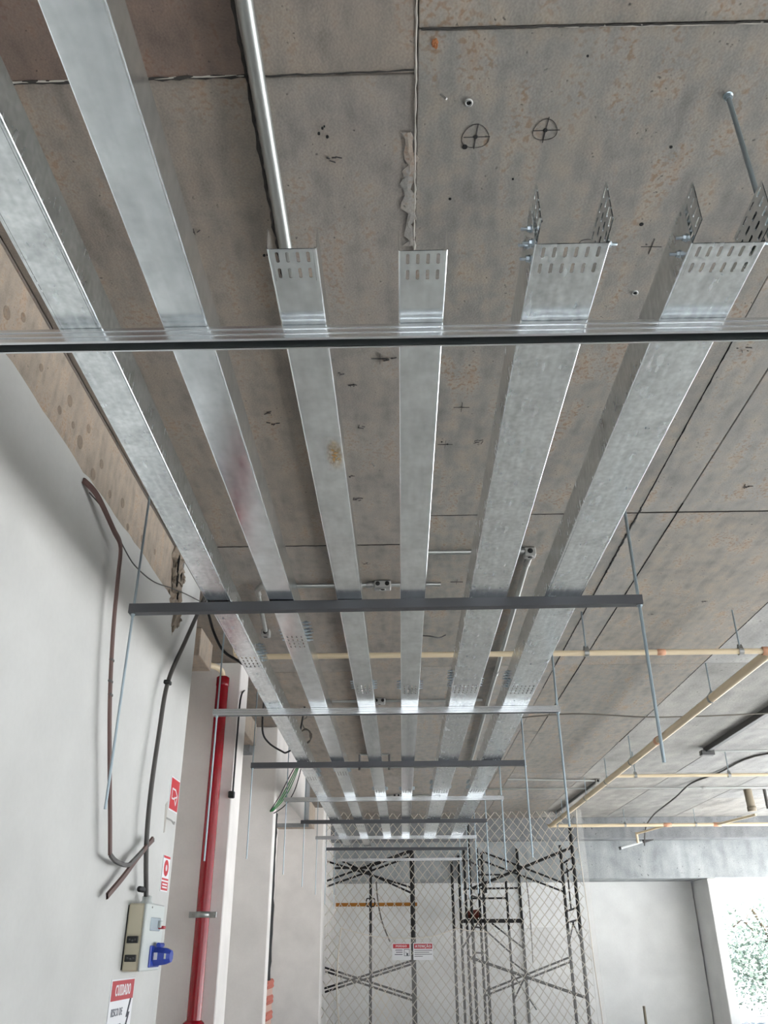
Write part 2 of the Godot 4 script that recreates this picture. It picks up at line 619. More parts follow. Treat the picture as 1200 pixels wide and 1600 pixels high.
func build_ceiling() -> void:
	var top := struct("ceiling", one(-2.4, 9.2, CEIL + 0.014, CEIL + 0.22, -6.0, 17.0), M.recess)
	var cols := [[-2.2, -1.118, 0], [-1.118, -0.335, 0], [-0.335, 0.062, 0], [0.062, 1.137, 1], [1.137, 1.318, 1], [1.318, 2.2, 1], [2.2, 3.27, 2], [3.27, 4.35, 2], [4.35, 5.43, 2], [5.43, 6.5, 2], [6.5, 7.6, 2], [7.6, 9.0, 2]]
	var za := [-5.6, -3.4, -1.2, 1.245, 3.808, 6.0, 8.1, 10.3, 12.3, 14.12]
	var zb := [-5.6, -3.6, -1.3, 1.14, 3.49, 5.89, 8.0, 10.2, 12.2, 14.12]
	for c in cols:
		var zs: Array = za if c[2] == 0 else zb
		for k in zs.size() - 1:
			var g := 0.0014
			var low := CEIL + rng.randf_range(-0.0015, 0.002)
			var st := one(c[0] + g, c[1] - g, low, CEIL + 0.016, zs[k] + g, zs[k + 1] - g, 0.0025)
			var m: Material
			if c[2] == 0:
				m = M["slab_brown_%d" % rng.randi_range(0, 2)]
				if k <= 2 and c[1] < 0.0:
					m = M.slab_dark
			else:
				m = M[("slab_grey_%d" if c[2] == 1 else "slab_pale_%d") % rng.randi_range(0, 2)]
			obj("panel", st, m, top)
	# fins and crusts of cement along the joints
	ridge(top, Vector2(0.058, 1.0), Vector2(0.062, 1.80), 0.006, M.crust, 21)
	ridge(top, Vector2(0.046, 1.40), Vector2(0.048, 1.78), 0.030, M.slab_grey_0, 22)
	ridge(top, Vector2(-0.335, 0.9), Vector2(-0.334, 1.9), 0.009, M.dark_crust, 23)
	ridge(top, Vector2(-0.330, 0.9), Vector2(-0.329, 1.3), 0.0035, M.crust, 24)
	ridge(top, Vector2(-1.1, 1.25), Vector2(-0.33, 1.243), 0.008, M.dark_crust, 25)
	ridge(top, Vector2(-0.9, 1.246), Vector2(-0.34, 1.24), 0.0035, M.crust, 26)
	ridge(top, Vector2(-0.3, 1.243), Vector2(0.055, 1.235), 0.004, M.dark_crust, 27)
	ridge(top, Vector2(0.07, 1.139), Vector2(1.1, 1.143), 0.004, M.dark_crust, 28)
	ridge(top, Vector2(0.3, 1.141), Vector2(1.0, 1.144), 0.0025, M.crust, 29)
	ridge(top, Vector2(1.137, 2.2), Vector2(1.137, 6.5), 0.004, M.dark_gap, 30)
	ridge(top, Vector2(1.137, 3.4), Vector2(1.137, 4.2), 0.009, M.dark_gap, 31)
	ridge(top, Vector2(1.318, 3.4), Vector2(1.318, 7.5), 0.003, M.dark_gap, 32)
	ridge(top, Vector2(2.2, 4.6), Vector2(2.2, 8.5), 0.003, M.dark_gap, 33)
	ridge(top, Vector2(-1.1, 3.808), Vector2(0.05, 3.805), 0.004, M.dark_crust, 34)
	ridge(top, Vector2(0.07, 3.49), Vector2(2.1, 3.492), 0.003, M.dark_crust, 35)
	# setting-out marks, drill holes and anchors
	for c in [[0.211, 1.418, 0.034], [0.383, 1.403, 0.030]]:
		var st := mb()
		var n := 28
		for k in n:
			var a := TAU * k / n
			var b := TAU * (k + 1) / n
			var w := 0.0007 + 0.0004 * sin(a * 2.0 + c[0] * 9.0)
			var p0: Vector2 = Vector2(cos(a), sin(a)) * (c[2] + 0.002 * sin(a * 3))
			var p1: Vector2 = Vector2(cos(b), sin(b)) * (c[2] + 0.002 * sin(b * 3))
			flat(st, [c[0] + p0.x, c[1] + p0.y], [c[0] + p1.x, c[1] + p1.y], w)
		flat(st, [c[0] - 0.030, c[1] + 0.001], [c[0] + 0.036, c[1]], 0.0016)
		flat(st, [c[0] + 0.004, c[1] - 0.038], [c[0] - 0.002, c[1] + 0.036], 0.0018)
		obj("pencil_mark", st, M.pencil, top)
		obj("drill_hole", hole(c[0], c[1], 0.0055), M.dark_gap, top)
	for c in [[0.186, 1.447, 0.007], [0.157, 1.612, 0.004], [-0.377, 1.808, 0.004], [-0.366, 1.806, 0.004], [0.70, 1.715, 0.006], [0.186, 2.841, 0.004], [0.21, 2.86, 0.004], [0.45, 1.21, 0.003], [-0.17, 1.385, 0.003], [-0.18, 1.40, 0.0035], [-0.16, 1.41, 0.0035], [-0.165, 1.38, 0.002], [0.71, 1.46, 0.004], [0.32, 1.55, 0.003], [0.415, 1.697, 0.005]]:
		obj("drill_hole", hole(c[0], c[1], c[2]), M.dark_gap, top)
	for c in [[0.187, 1.322], [0.75, 1.993], [0.435, 1.99]]:
		var st := mb()
		lathe(st, P(c[0], CEIL, c[1]), Vector3.DOWN, [Vector2(0.0105, -0.005), Vector2(0.0105, 0.004), Vector2(0.0075, 0.005), Vector2(0.006, 0.004), Vector2(0.006, 0.0)], 14)
		obj("anchor_sleeve", st, M.cast_alu, top)
		obj("drill_hole", hole(c[0], c[1], 0.0058), M.dark_gap, top)
	for c in [[0.20, 2.86, 0.03], [0.75, 1.80, 0.03], [0.33, 4.3, 0.035], [-0.05, 2.30, 0.03], [0.25, 2.6, 0.03]]:
		var st := mb()
		flat(st, [c[0] - c[2], c[1]], [c[0] + c[2], c[1] + 0.002], 0.0014)
		flat(st, [c[0] + 0.002, c[1] - c[2]], [c[0], c[1] + c[2]], 0.0014)
		obj("pencil_mark", st, M.pencil, top)
	# pencil writing near the third tray end: loose illegible loops
	var sc := mb()
	for s in [[0.56, 1.78, 0.022, 0.012], [0.60, 1.79, 0.012, 0.006], [0.63, 1.79, 0.012, 0.005]]:
		for k in 16:
			var a := TAU * k / 16
			var b := TAU * (k + 1) / 16
			flat(sc, [s[0] + cos(a) * s[2], s[1] + sin(a) * s[3]], [s[0] + cos(b) * s[2], s[1] + sin(b) * s[3]], 0.0009)
	obj("pencil_mark", sc, M.pencil, top)
	# scuffs and shuttering marks here and there on the slab
	var sr := RandomNumberGenerator.new()
	sr.seed = 41
	for c in SCUFFS:
		var st := mb()
		for k in sr.randi_range(3, 6):
			var p := Vector2(c[0] + sr.randf_range(-0.022, 0.022), c[1] + sr.randf_range(-0.012, 0.012))
			var a := sr.randf_range(-0.7, 0.7) + (PI / 2 if k == 0 else 0.0)
			var l := sr.randf_range(0.003, 0.012)
			flat(st, [p.x - cos(a) * l, p.y - sin(a) * l], [p.x + cos(a) * l, p.y + sin(a) * l], sr.randf_range(0.0007, 0.0018))
		obj("scuff_mark", st, M.pencil, top)
	# bent nails and a lump of rusty tie left in the formwork face
	obj("rust_lump", nail_patch(0.101, 1.172, 0.012), M.rust_patch, top)
	for c in [[-0.207, 4.07], [-0.293, 2.71], [-0.17, 4.6], [0.12, 1.30], [-0.10, 3.0]]:
		obj("nail", rod(P(c[0], CEIL, c[1]), P(c[0] + 0.012, CEIL - 0.022, c[1] - 0.004), 0.003, 6), M.cast_alu, top)
	obj("pin", rod(P(0.808, CEIL, 2.756), P(0.806, CEIL - 0.06, 2.75), 0.005, 8), M.rod_zinc, top)


func nail_patch(x: float, z: float, s: float) -> SurfaceTool:
	var st := mb()
	lump(st, P(x, CEIL - 0.001, z), Vector3(s * 1.2, 0.006, s * 2.0), 8, 0.5)
	return st


func flat(st: SurfaceTool, a: Array, b: Array, w: float) -> void:
	var d := Vector2(b[0] - a[0], b[1] - a[1]).normalized()
	var n := Vector2(-d.y, d.x) * w / 2
	var low := CEIL - 0.0022
	quad(st, P(a[0] + n.x, low, a[1] + n.y), P(b[0] + n.x, low, b[1] + n.y), P(b[0] - n.x, low, b[1] - n.y), P(a[0] - n.x, low, a[1] - n.y))
	quad(st, P(a[0] + n.x, low, a[1] + n.y), P(b[0] + n.x, low, b[1] + n.y), P(b[0] + n.x, CEIL + 0.001, b[1] + n.y), P(a[0] + n.x, CEIL + 0.001, a[1] + n.y))
	quad(st, P(a[0] - n.x, low, a[1] - n.y), P(b[0] - n.x, low, b[1] - n.y), P(b[0] - n.x, CEIL + 0.001, b[1] - n.y), P(a[0] - n.x, CEIL + 0.001, a[1] - n.y))


func hole(x: float, z: float, r: float) -> SurfaceTool:
	var st := mb()
	lathe(st, P(x, CEIL, z), Vector3.DOWN, [Vector2(r, -0.002), Vector2(r, 0.0024), Vector2(r * 0.8, 0.0026), Vector2(0, 0.0022)], 12)
	return st


# a ragged raised strip along a joint
func ridge(top: Node3D, a: Vector2, b: Vector2, w: float, m: Material, s: int) -> void:
	var r := RandomNumberGenerator.new()
	r.seed = s
	var st := mb()
	var d := (b - a).normalized()
	var n := Vector2(-d.y, d.x)
	var n_seg := int(clampf((b - a).length() / 0.02, 8, 160))
	var last := []
	for k in n_seg + 1:
		var c := a.lerp(b, float(k) / n_seg) + n * r.randf_range(-0.25, 0.25) * w
		var wl := w * r.randf_range(0.1, 0.75)
		var wr := w * r.randf_range(0.1, 0.75)
		var low := CEIL - r.randf_range(0.0018, 0.0034)
		var p := c + n * wl
		var q := c - n * wr
		var ring := [P(p.x, CEIL + 0.003, p.y), P(p.x, low + 0.001, p.y), P(c.x, low, c.y), P(q.x, low + 0.001, q.y), P(q.x, CEIL + 0.003, q.y)]
		if k > 0:
			for i in 4:
				quad(st, last[i], last[i + 1], ring[i + 1], ring[i])
		last = ring
	obj("joint_ridge", st, m, top)


func build_left_wall() -> void:
	# masonry shell behind the niches
	var wl := struct("wall_left", one(-2.2, -1.78, -1.6, CEIL, -6.0, 16.0), M.plaster_warm)
	# near stretch: wall core with a coat of plaster whose ragged top leaves the beam bare
	obj("core", one(-1.78, WALL - 0.02, -1.6, CEIL, -5.6, 4.36), M.beam_face, wl)
	var poly := PackedVector2Array()
	poly.append(Vector2(-5.6, -1.6))
	poly.append(Vector2(4.37, -1.6))
	poly.append(Vector2(4.37, CEIL - 0.004))
	poly.append(Vector2(3.985, CEIL - 0.004))
	for q in [[3.985, 1.76], [3.965, 1.74], [3.98, 1.70], [3.955, 1.665], [3.97, 1.63], [3.94, 1.60], [3.955, 1.575], [3.93, 1.56], [3.915, 1.515], [3.86, 1.535]]:
		poly.append(Vector2(q[0], q[1]))
	var r := RandomNumberGenerator.new()
	r.seed = 9
	var z := 3.8
	while z > -5.5:
		var h := 1.522 + r.randf_range(-0.006, 0.006) + 0.008 * sin(z * 2.3)
		if absf(z - 2.52) < 0.06:
			h -= 0.02
		poly.append(Vector2(z, h))
		z -= r.randf_range(0.05, 0.11)
	poly.append(Vector2(-5.6, 1.52))
	var st := mb()
	prism(st, poly, P(WALL, 0, 0) - Vector3(0.02, 0, 0), Vector3(0, 0, -1), Vector3(0, 1, 0), Vector3(0.02, 0, 0))
	obj("plaster_coat", st, M.plaster, wl)
	# bare concrete beam face above the plaster, with the dark ghosts of formwork ties
	obj("beam_face", one(WALL - 0.03, WALL - 0.009, 1.50, CEIL, -5.6, 3.87), M.beam_face, wl)
	for c in [[1.52, 1.66, 0.032], [1.62, 1.70, 0.018], [1.55, 1.60, 0.025], [1.70, 1.62, 0.02], [1.86, 1.64, 0.022], [1.95, 1.70, 0.016], [1.90, 1.57, 0.02], [2.12, 1.64, 0.014], [2.30, 1.60, 0.016], [2.36, 1.68, 0.022], [2.42, 1.62, 0.014], [2.50, 1.60, 0.026], [2.55, 1.69, 0.018], [2.66, 1.56, 0.024], [2.72, 1.64, 0.02], [2.85, 1.58, 0.018], [3.0, 1.62, 0.022], [3.1, 1.56, 0.016], [3.3, 1.6, 0.02], [3.5, 1.63, 0.014], [1.30, 1.72, 0.012], [1.2, 1.66, 0.014]]:
		var d := mb()
		lathe(d, P(WALL - 0.009, c[1], c[0]), Vector3(1, 0, 0), [Vector2(c[2], -0.001), Vector2(c[2] * 0.95, 0.0012), Vector2(c[2] * 0.55, 0.0006), Vector2(0, 0.001)], 14, 0.0, false)
		obj("tie_mark", d, M.tie_stain, wl)
	# broken mortar hanging at the end of the beam
	for k in [[3.86, 1.74, 0.15, 0.13, 3], [3.88, 1.66, 0.14, 0.12, 5], [3.90, 1.59, 0.13, 0.12, 7], [3.87, 1.52, 0.14, 0.09, 9], [3.90, 1.45, 0.035, 0.13, 13], [3.95, 1.46, 0.03, 0.07, 15], [3.92, 1.67, 0.05, 0.06, 17]]:
		var d := mb()
		lump(d, P(WALL + 0.0, k[1], k[0]), Vector3(0.05, k[3], k[2]), k[4], 0.55)
		obj("mortar_lump", d, M.mortar, wl)
	for k in [[3.80, 1.70, 0.008, 0.10], [3.815, 1.62, 0.010, 0.07], [3.85, 1.55, 0.012, 0.04], [3.87, 1.66, 0.006, 0.05]]:
		var d := mb()
		lump(d, P(WALL + 0.022, k[1], k[0]), Vector3(0.010, k[3], k[2]), 31, 0.5)
		obj("crack", d, M.dark_gap, wl)
	# piers
	var p1 := obj("pier", one(-1.78, WALL, -1.6, CEIL, 5.74, 6.05, 0.006), M.plaster_warm, wl)
	var p2 := obj("pier", one(-1.78, WALL, -1.6, CEIL, 7.71, 7.86, 0.006), M.plaster_warm, wl)
	var p3 := obj("pier", one(-1.78, WALL, -1.6, CEIL, 12.8, 15.62, 0.006), M.plaster_warm, wl)
	say(p3, "white pier beside the far net")
	# raw concrete lintel stub and upright behind the red riser
	obj("lintel", one(-1.78, -1.245, 1.615, CEIL, 5.0, 5.35, 0.004), M.beam_face, wl)
	obj("concrete_upright", one(-1.47, -1.34, 1.54, CEIL, 7.55, 7.75, 0.004), M.beam_grey, wl)
	obj("lintel", one(-1.78, -1.30, 1.60, CEIL, 6.3, 7.6, 0.004), M.beam_face, wl)
	# plastered downstand between the second and third pier, and the block beyond it
	obj("downstand", one(-1.6, WALL, 1.262, CEIL, 7.87, 10.22, 0.004), M.plaster_warm, wl)
	obj("concrete_upright", one(-1.78, WALL - 0.02, 1.30, CEIL, 10.5, 10.9, 0.004), M.beam_grey, wl)
	obj("downstand", one(-1.78, -1.25, 1.50, CEIL, 10.9, 12.8, 0.004), M.beam_face, wl)
	# dark open joint and hollow bricks at the back of the second pier
	var jt := mb()
	var last := []
	for k in 26:
		var h := -0.28 + 1.35 * k / 25.0
		var w := 0.10 + r.randf_range(-0.03, 0.03) + (0.05 if k < 12 else 0.0)
		var row := [P(WALL - 0.004, h, 7.86), P(WALL - 0.004, h, 7.90 + w), P(WALL - 0.10, h, 7.90 + w)]
		if k > 0:
			for i in 2:
				quad(jt, last[i], last[i + 1], row[i + 1], row[i])
		last = row
	obj("open_joint", jt, M.dark_gap, wl)
	for k in 8:
		var b := mb()
		var h := -0.25 - k * 0.115
		slab(b, -1.42, WALL - 0.002, h - 0.075, h, 7.865, 8.27, 0.01)
		for g in 2:
			slab(b, WALL - 0.003, WALL + 0.003, h - 0.062 + g * 0.032, h - 0.046 + g * 0.032, 7.88, 8.25, 0.002)
		obj("brick", b, M.brick, wl)
	obj("mortar_bed", one(-1.40, WALL - 0.008, -1.6, -0.26, 7.862, 8.25), M.mortar_pale, wl)


func build_far_end() -> void:
	struct("beam", one(-2.2, 9.0, 1.473, CEIL + 0.01, 14.12, 14.42, 0.012), M.beam_grey)
	struct("lintel", one(-1.78, 9.0, 0.938, CEIL, 14.78, 15.6, 0.012), M.lintel_grey)
	var wb := mb()
	slab(wb, -2.2, 4.92, -1.6, CEIL, 15.6, 15.9)
	slab(wb, 2.0, 4.92, -1.6, CEIL, 15.56, 15.62)
	struct("wall_back", wb, M.plaster_lit)
	var col := struct("column", one(4.94, 5.09, -1.6, 0.938, 14.78, 15.9, 0.01), M.plaster_lit)
	col.name = "trim_1"
	# sill and the pier on the other side of the opening, off to the right
	var w := struct("window_1", one(5.09, 8.6, -1.6, -1.35, 14.9, 15.4, 0.01), M.plaster)
	obj("jamb", one(8.0, 8.6, -1.6, 0.938, 14.78, 15.4, 0.01), M.plaster, w)
	obj("rail", rod(P(5.09, -1.0, 15.1), P(8.0, -1.0, 15.1), 0.02), M.paint_rail, w)
	obj("rail", rod(P(5.09, -1.12, 15.1), P(8.0, -1.12, 15.1), 0.014), M.paint_rail, w)
	obj("rail", rod(P(5.09, -1.24, 15.1), P(8.0, -1.24, 15.1), 0.014), M.paint_rail, w)
	# board fixed along the far wall behind the scaffold
	var yb := obj("board", one(-1.14, 0.26, 0.585, 0.640, 15.56, 15.6, 0.004), M.yellow_board)
	tag(yb, "yellow timber board fixed across the far wall behind the scaffold", "board")
	var pole := obj("pole", rod(P(3.79, -1.6, 15.3), P(3.79, -0.872, 15.3), 0.02), M.beige_drain)
	tag(pole, "thin grey pole standing by the white far wall right of the net", "pole")


func build_outside() -> void:
	struct("ground", one(-40, 60, -2.2, -1.95, -45, 80), M.earth)
	var r := RandomNumberGenerator.new()
	r.seed = 77
	var spots := [[10.2, 26.0, 5.2, "broad pale tree seen through the far window opening, nearest the column"], [15.6, 31.0, 5.6, "second pale tree behind the first outside the far window opening"]]
	for s in spots:
		var t := thing("tree", s[3], "tree", P(s[0], -2.0, s[1]), "trees outside the far window")
		var tr := mb()
		tube(tr, [P(s[0], -2.0, s[1]), P(s[0] + 0.1, -0.4, s[1]), P(s[0] - 0.1, 0.4, s[1] + 0.1)], 0.16, 10, 0.09)
		for k in 5:
			var a := TAU * k / 5.0
			tube(tr, [P(s[0], -0.6 + 0.2 * k, s[1]), P(s[0] + cos(a) * 0.7, 0.1 + 0.25 * k, s[1] + sin(a) * 0.7), P(s[0] + cos(a) * 1.0, 0.0 + 0.2 * k, s[1] + sin(a) * 1.0)], 0.06, 7, 0.02)
		obj("trunk", tr, M.bark, t)
		for half in 2:
			var lf := mb()
			for k in 3600:
				var cl := Vector3(r.randfn(), r.randfn() * 0.8, r.randfn())
				var c := P(s[0], -0.5 + 0.12 * s[2] / 5.0, s[1]) + cl.limit_length(2.1) * Vector3(1.05, 0.72, 1.0)
				var u := Vector3(r.randfn(), r.randfn() * 0.5, r.randfn()).normalized() * r.randf_range(0.05, 0.10)
				var v := u.cross(Vector3(r.randfn(), r.randfn(), r.randfn())).normalized() * r.randf_range(0.025, 0.045)
				tri(lf, c - u, c + v, c + u)
				tri(lf, c - u, c + u, c - v)
			var f := obj("foliage", lf, M.hazed_leaf if half == 0 else M.hazed_leaf_pale, t)
			f.set_meta("kind", "stuff")


# ---------------------------------------------------------------- cable trays
func tray_x(run: Array, z: float) -> float:
	for k in run.size() - 1:
		if z <= run[k + 1][0] or k == run.size() - 2:
			return lerpf(run[k][1], run[k + 1][1], (z - run[k][0]) / (run[k + 1][0] - run[k][0]))
	return run[0][1]


func build_trays() -> void:
	var runs := [
		["galvanised cable tray run closest to the white wall, deep sided and scuffed", [[-1.0, -0.615], [1.1, -0.629], [2.8, -0.6475], [5.6, -0.654], [11.2, -0.664]], 0.088, 0.081, -0.9, [0.55, 3.53, 6.4, 9.4], 11.2],
		["galvanised cable tray run second from the white wall, its bottom mirroring the wall brightly", [[-1.0, -0.418], [11.2, -0.42]], 0.091, 0.081, -0.9, [0.27, 3.26, 6.21, 9.2], 11.2],
		["narrow galvanised cable tray with slotted end over the round conduit, painted yellow reflection below", [[1.1, -0.181], [2.8, -0.172], [5.6, -0.167], [11.0, -0.155]], 0.091, 0.05, 1.098, [3.99, 7.03], 10.2],
		["narrow plain galvanised cable tray with slotted end on the long ceiling joint", [[1.1, 0.0545], [11.0, 0.054]], 0.090, 0.05, 1.108, [4.0, 7.03], 10.2],
		["wide galvanised cable tray, four bolts on its slotted end, inner of two wide trays", [[1.1, 0.320], [2.8, 0.324], [11.0, 0.330]], 0.135, 0.098, 1.098, [4.0, 7.04], 10.2],
		["wide galvanised cable tray farthest from the white wall, outermost of the row of six", [[1.1, 0.598], [2.8, 0.59], [5.6, 0.618], [11.0, 0.64]], 0.133, 0.098, 1.103, [4.02, 7.04], 10.2],
	]
	for i in runs.size():
		make_tray(runs[i], i)


func make_tray(d: Array, i: int) -> void:
	var run: Array = d[1]
	var w: float = d[2]
	var hg: float = d[3]
	var z0: float = d[4]
	var z1: float = d[6]
	var t := thing("cable_tray", d[0], "cable tray", P(tray_x(run, z0), TRAY, z0), "cable trays hung in a row under the ceiling")
	var cuts: Array = [z0] + d[5] + [z1]
	var n_slots := 4 if w < 0.1 else 6
	for k in cuts.size() - 1:
		var a: float = cuts[k] + (0.0 if k == 0 else 0.001)
		var b: float = cuts[k + 1] - 0.001
		obj("tray_section", section(run, w, hg, a, b, n_slots), M.zinc if i == 2 or i == 3 or i == 1 else M.zinc_worn, t)
	# splice plates and bolts at the joints that can be seen
	for k in d[5].size():
		var z: float = d[5][k]
		if z < 1.0 or z > 7.5:
			continue
		for s in [-1.0, 1.0]:
			var st := mb()
			var x: float = tray_x(run, z) + s * (w / 2 - 0.004)
			slab(st, x - 0.001, x + 0.001, TRAY + 0.008, TRAY + hg - 0.006, z - 0.08, z + 0.08)
			obj("splice_plate", st, M.zinc, t)
			bolts(t, tray_x(run, z) + s * w / 2, s, z, [-0.06, -0.02, 0.02, 0.06], [0.35, 0.75] if hg > 0.06 else [0.5], hg)
	if i == 2:
		# yellowish reflection painted on the underside as a blurred patch
		var im := Image.create_empty(48, 96, false, Image.FORMAT_RGBA8)
		var nz := FastNoiseLite.new()
		nz.seed = 12
		nz.frequency = 0.09
		for y in 96:
			for x in 48:
				var q := Vector2((x - 24.0) / 22.0, (y - 48.0) / 44.0).length()
				var al := clampf((1.0 - q) * 1.6, 0.0, 1.0) * clampf(0.55 + nz.get_noise_2d(x, y) * 0.9, 0.0, 1.0)
				im.set_pixel(x, y, Color(0.66, 0.52, 0.28, al * 0.8))
		var sm := StandardMaterial3D.new()
		sm.resource_name = "yellow_reflection"
		sm.albedo_texture = ImageTexture.create_from_image(im)
		sm.transparency = BaseMaterial3D.TRANSPARENCY_ALPHA
		sm.roughness = 0.6
		sm.cull_mode = BaseMaterial3D.CULL_DISABLED
		var pm := PlaneMesh.new()
		pm.size = Vector2(0.05, 0.17)
		obj("painted_reflection", pm, sm, t, P(-0.155, TRAY - 0.0006, 1.80), Basis(Vector3.RIGHT, PI))
	if z0 > 1.0 and i >= 4:
		for s in [-1.0, 1.0]:
			var x: float = tray_x(run, z0) + s * (w / 2 - 0.0045)
			var st := mb()
			var cells := []
			for p in 4:
				for q in 4:
					cells.append([p * 0.034, (p + 1) * 0.034, q * 0.0235, (q + 1) * 0.0235])
			pierced(st, P(x, TRAY + 0.009, z0 - 0.047), Vector3(0, 0, -1), Vector3(0, 1, 0), Vector3(-s * 0.0016, 0, 0), cells, 0.011, 0.0035)
			obj("splice_plate", st, M.zinc, t)
		bolts(t, tray_x(run, z0) - w / 2, -1.0, z0 + 0.035, [-0.02, 0.02], [0.2, 0.55] if i == 4 else [0.3], hg)
		bolts(t, tray_x(run, z0) + w / 2, 1.0, z0 + 0.02, [0.0], [0.18], hg)


func bolts(t: Node3D, x: float, s: float, z: float, dz: Array, f: Array, hg: float) -> void:
	for a in dz:
		for b in f:
			var st := mb()
			var o := P(x - s * 0.006, TRAY + hg * b, z + a)
			var ax := Vector3(s, 0, 0)
			lathe(st, o, ax, [Vector2(0.003, 0), Vector2(0.003, 0.024), Vector2(0, 0.025)], 8)
			lathe(st, o + ax * 0.0062, ax, [Vector2(0, 0), Vector2(0.0075, 0), Vector2(0.0075, 0.0012), Vector2(0, 0.0012)], 12)
			hex(st, o + ax * 0.0075, ax, 0.006, 0.0055)
			obj("bolt", st, M.bright_zinc, t)


func section(run: Array, w: float, hg: float, a: float, b: float, n_slots: int) -> SurfaceTool:
	var st := mb()
	var th := 0.0016
	var rb := 0.004
	# side wall with a small bend below, as a thin closed profile; u is measured from the tray's middle
	for s in [-1.0, 1.0]:
		var outer := PackedVector2Array()
		outer.append(Vector2(w / 2 - 0.008, 0))
		for k in 5:
			var an := PI / 2 * k / 4.0
			outer.append(Vector2(w / 2 - rb + rb * sin(an), rb - rb * cos(an)))
		outer.append(Vector2(w / 2, hg))
		outer.append(Vector2(w / 2 - th, hg))
		for k in 5:
			var an := PI / 2 * (4 - k) / 4.0
			outer.append(Vector2(w / 2 - rb + (rb - th) * sin(an), rb - (rb - th) * cos(an)))
		outer.append(Vector2(w / 2 - 0.008, th))
		var n := 3
		for k in n:
			var za := lerpf(a, b, float(k) / n)
			var zb := lerpf(a, b, float(k + 1) / n)
			loft(st, outer, func(p: Vector2, z: float): return P(tray_x(run, z) + s * p.x, TRAY + p.y, z), za, zb)
	# bottom: pierced at both ends, plain between
	var half := w / 2 - 0.008
	var pz := 0.080
	var cell := 2 * half / n_slots
	for e in 2:
		var cells := []
		for q in n_slots:
			for p in 2:
				cells.append([-half + q * cell, -half + (q + 1) * cell, p * pz / 2, (p + 1) * pz / 2])
		var z := a if e == 0 else b - pz
		pierced(st, P(tray_x(run, z), TRAY, z), Vector3(1, 0, 0), Vector3(0, 0, -1), Vector3(0, th, 0), cells, 0.0032, 0.0128)
	var steps := 6
	for k in steps:
		var za := lerpf(a + pz, b - pz, float(k) / steps)
		var zb := lerpf(a + pz, b - pz, float(k + 1) / steps)
		var pr := rect(-half, 0, half, th)
		loft(st, pr, func(p: Vector2, z: float): return P(tray_x(run, z) + p.x, TRAY + p.y, z), za, zb)
	return st


# ---------------------------------------------------------------- strut bars and rods
const SCUFFS := [[-0.207, 2.375], [-0.143, 2.453], [-0.479, 2.619], [-0.470, 2.693], [-0.144, 2.729], [-0.013, 2.301], [0.151, 2.016], [-0.171, 4.031], [-0.204, 3.113], [0.327, 2.845], [0.433, 2.539], [0.491, 2.624], [1.186, 2.280], [1.563, 3.250], [1.547, 4.858], [1.814, 4.652], [-0.567, 1.707], [-0.151, 1.480], [-0.301, 2.951], [-0.172, 3.318]]
const NTH := ["first", "second", "third", "fourth", "fifth", "sixth", "seventh", "eighth", "ninth"]


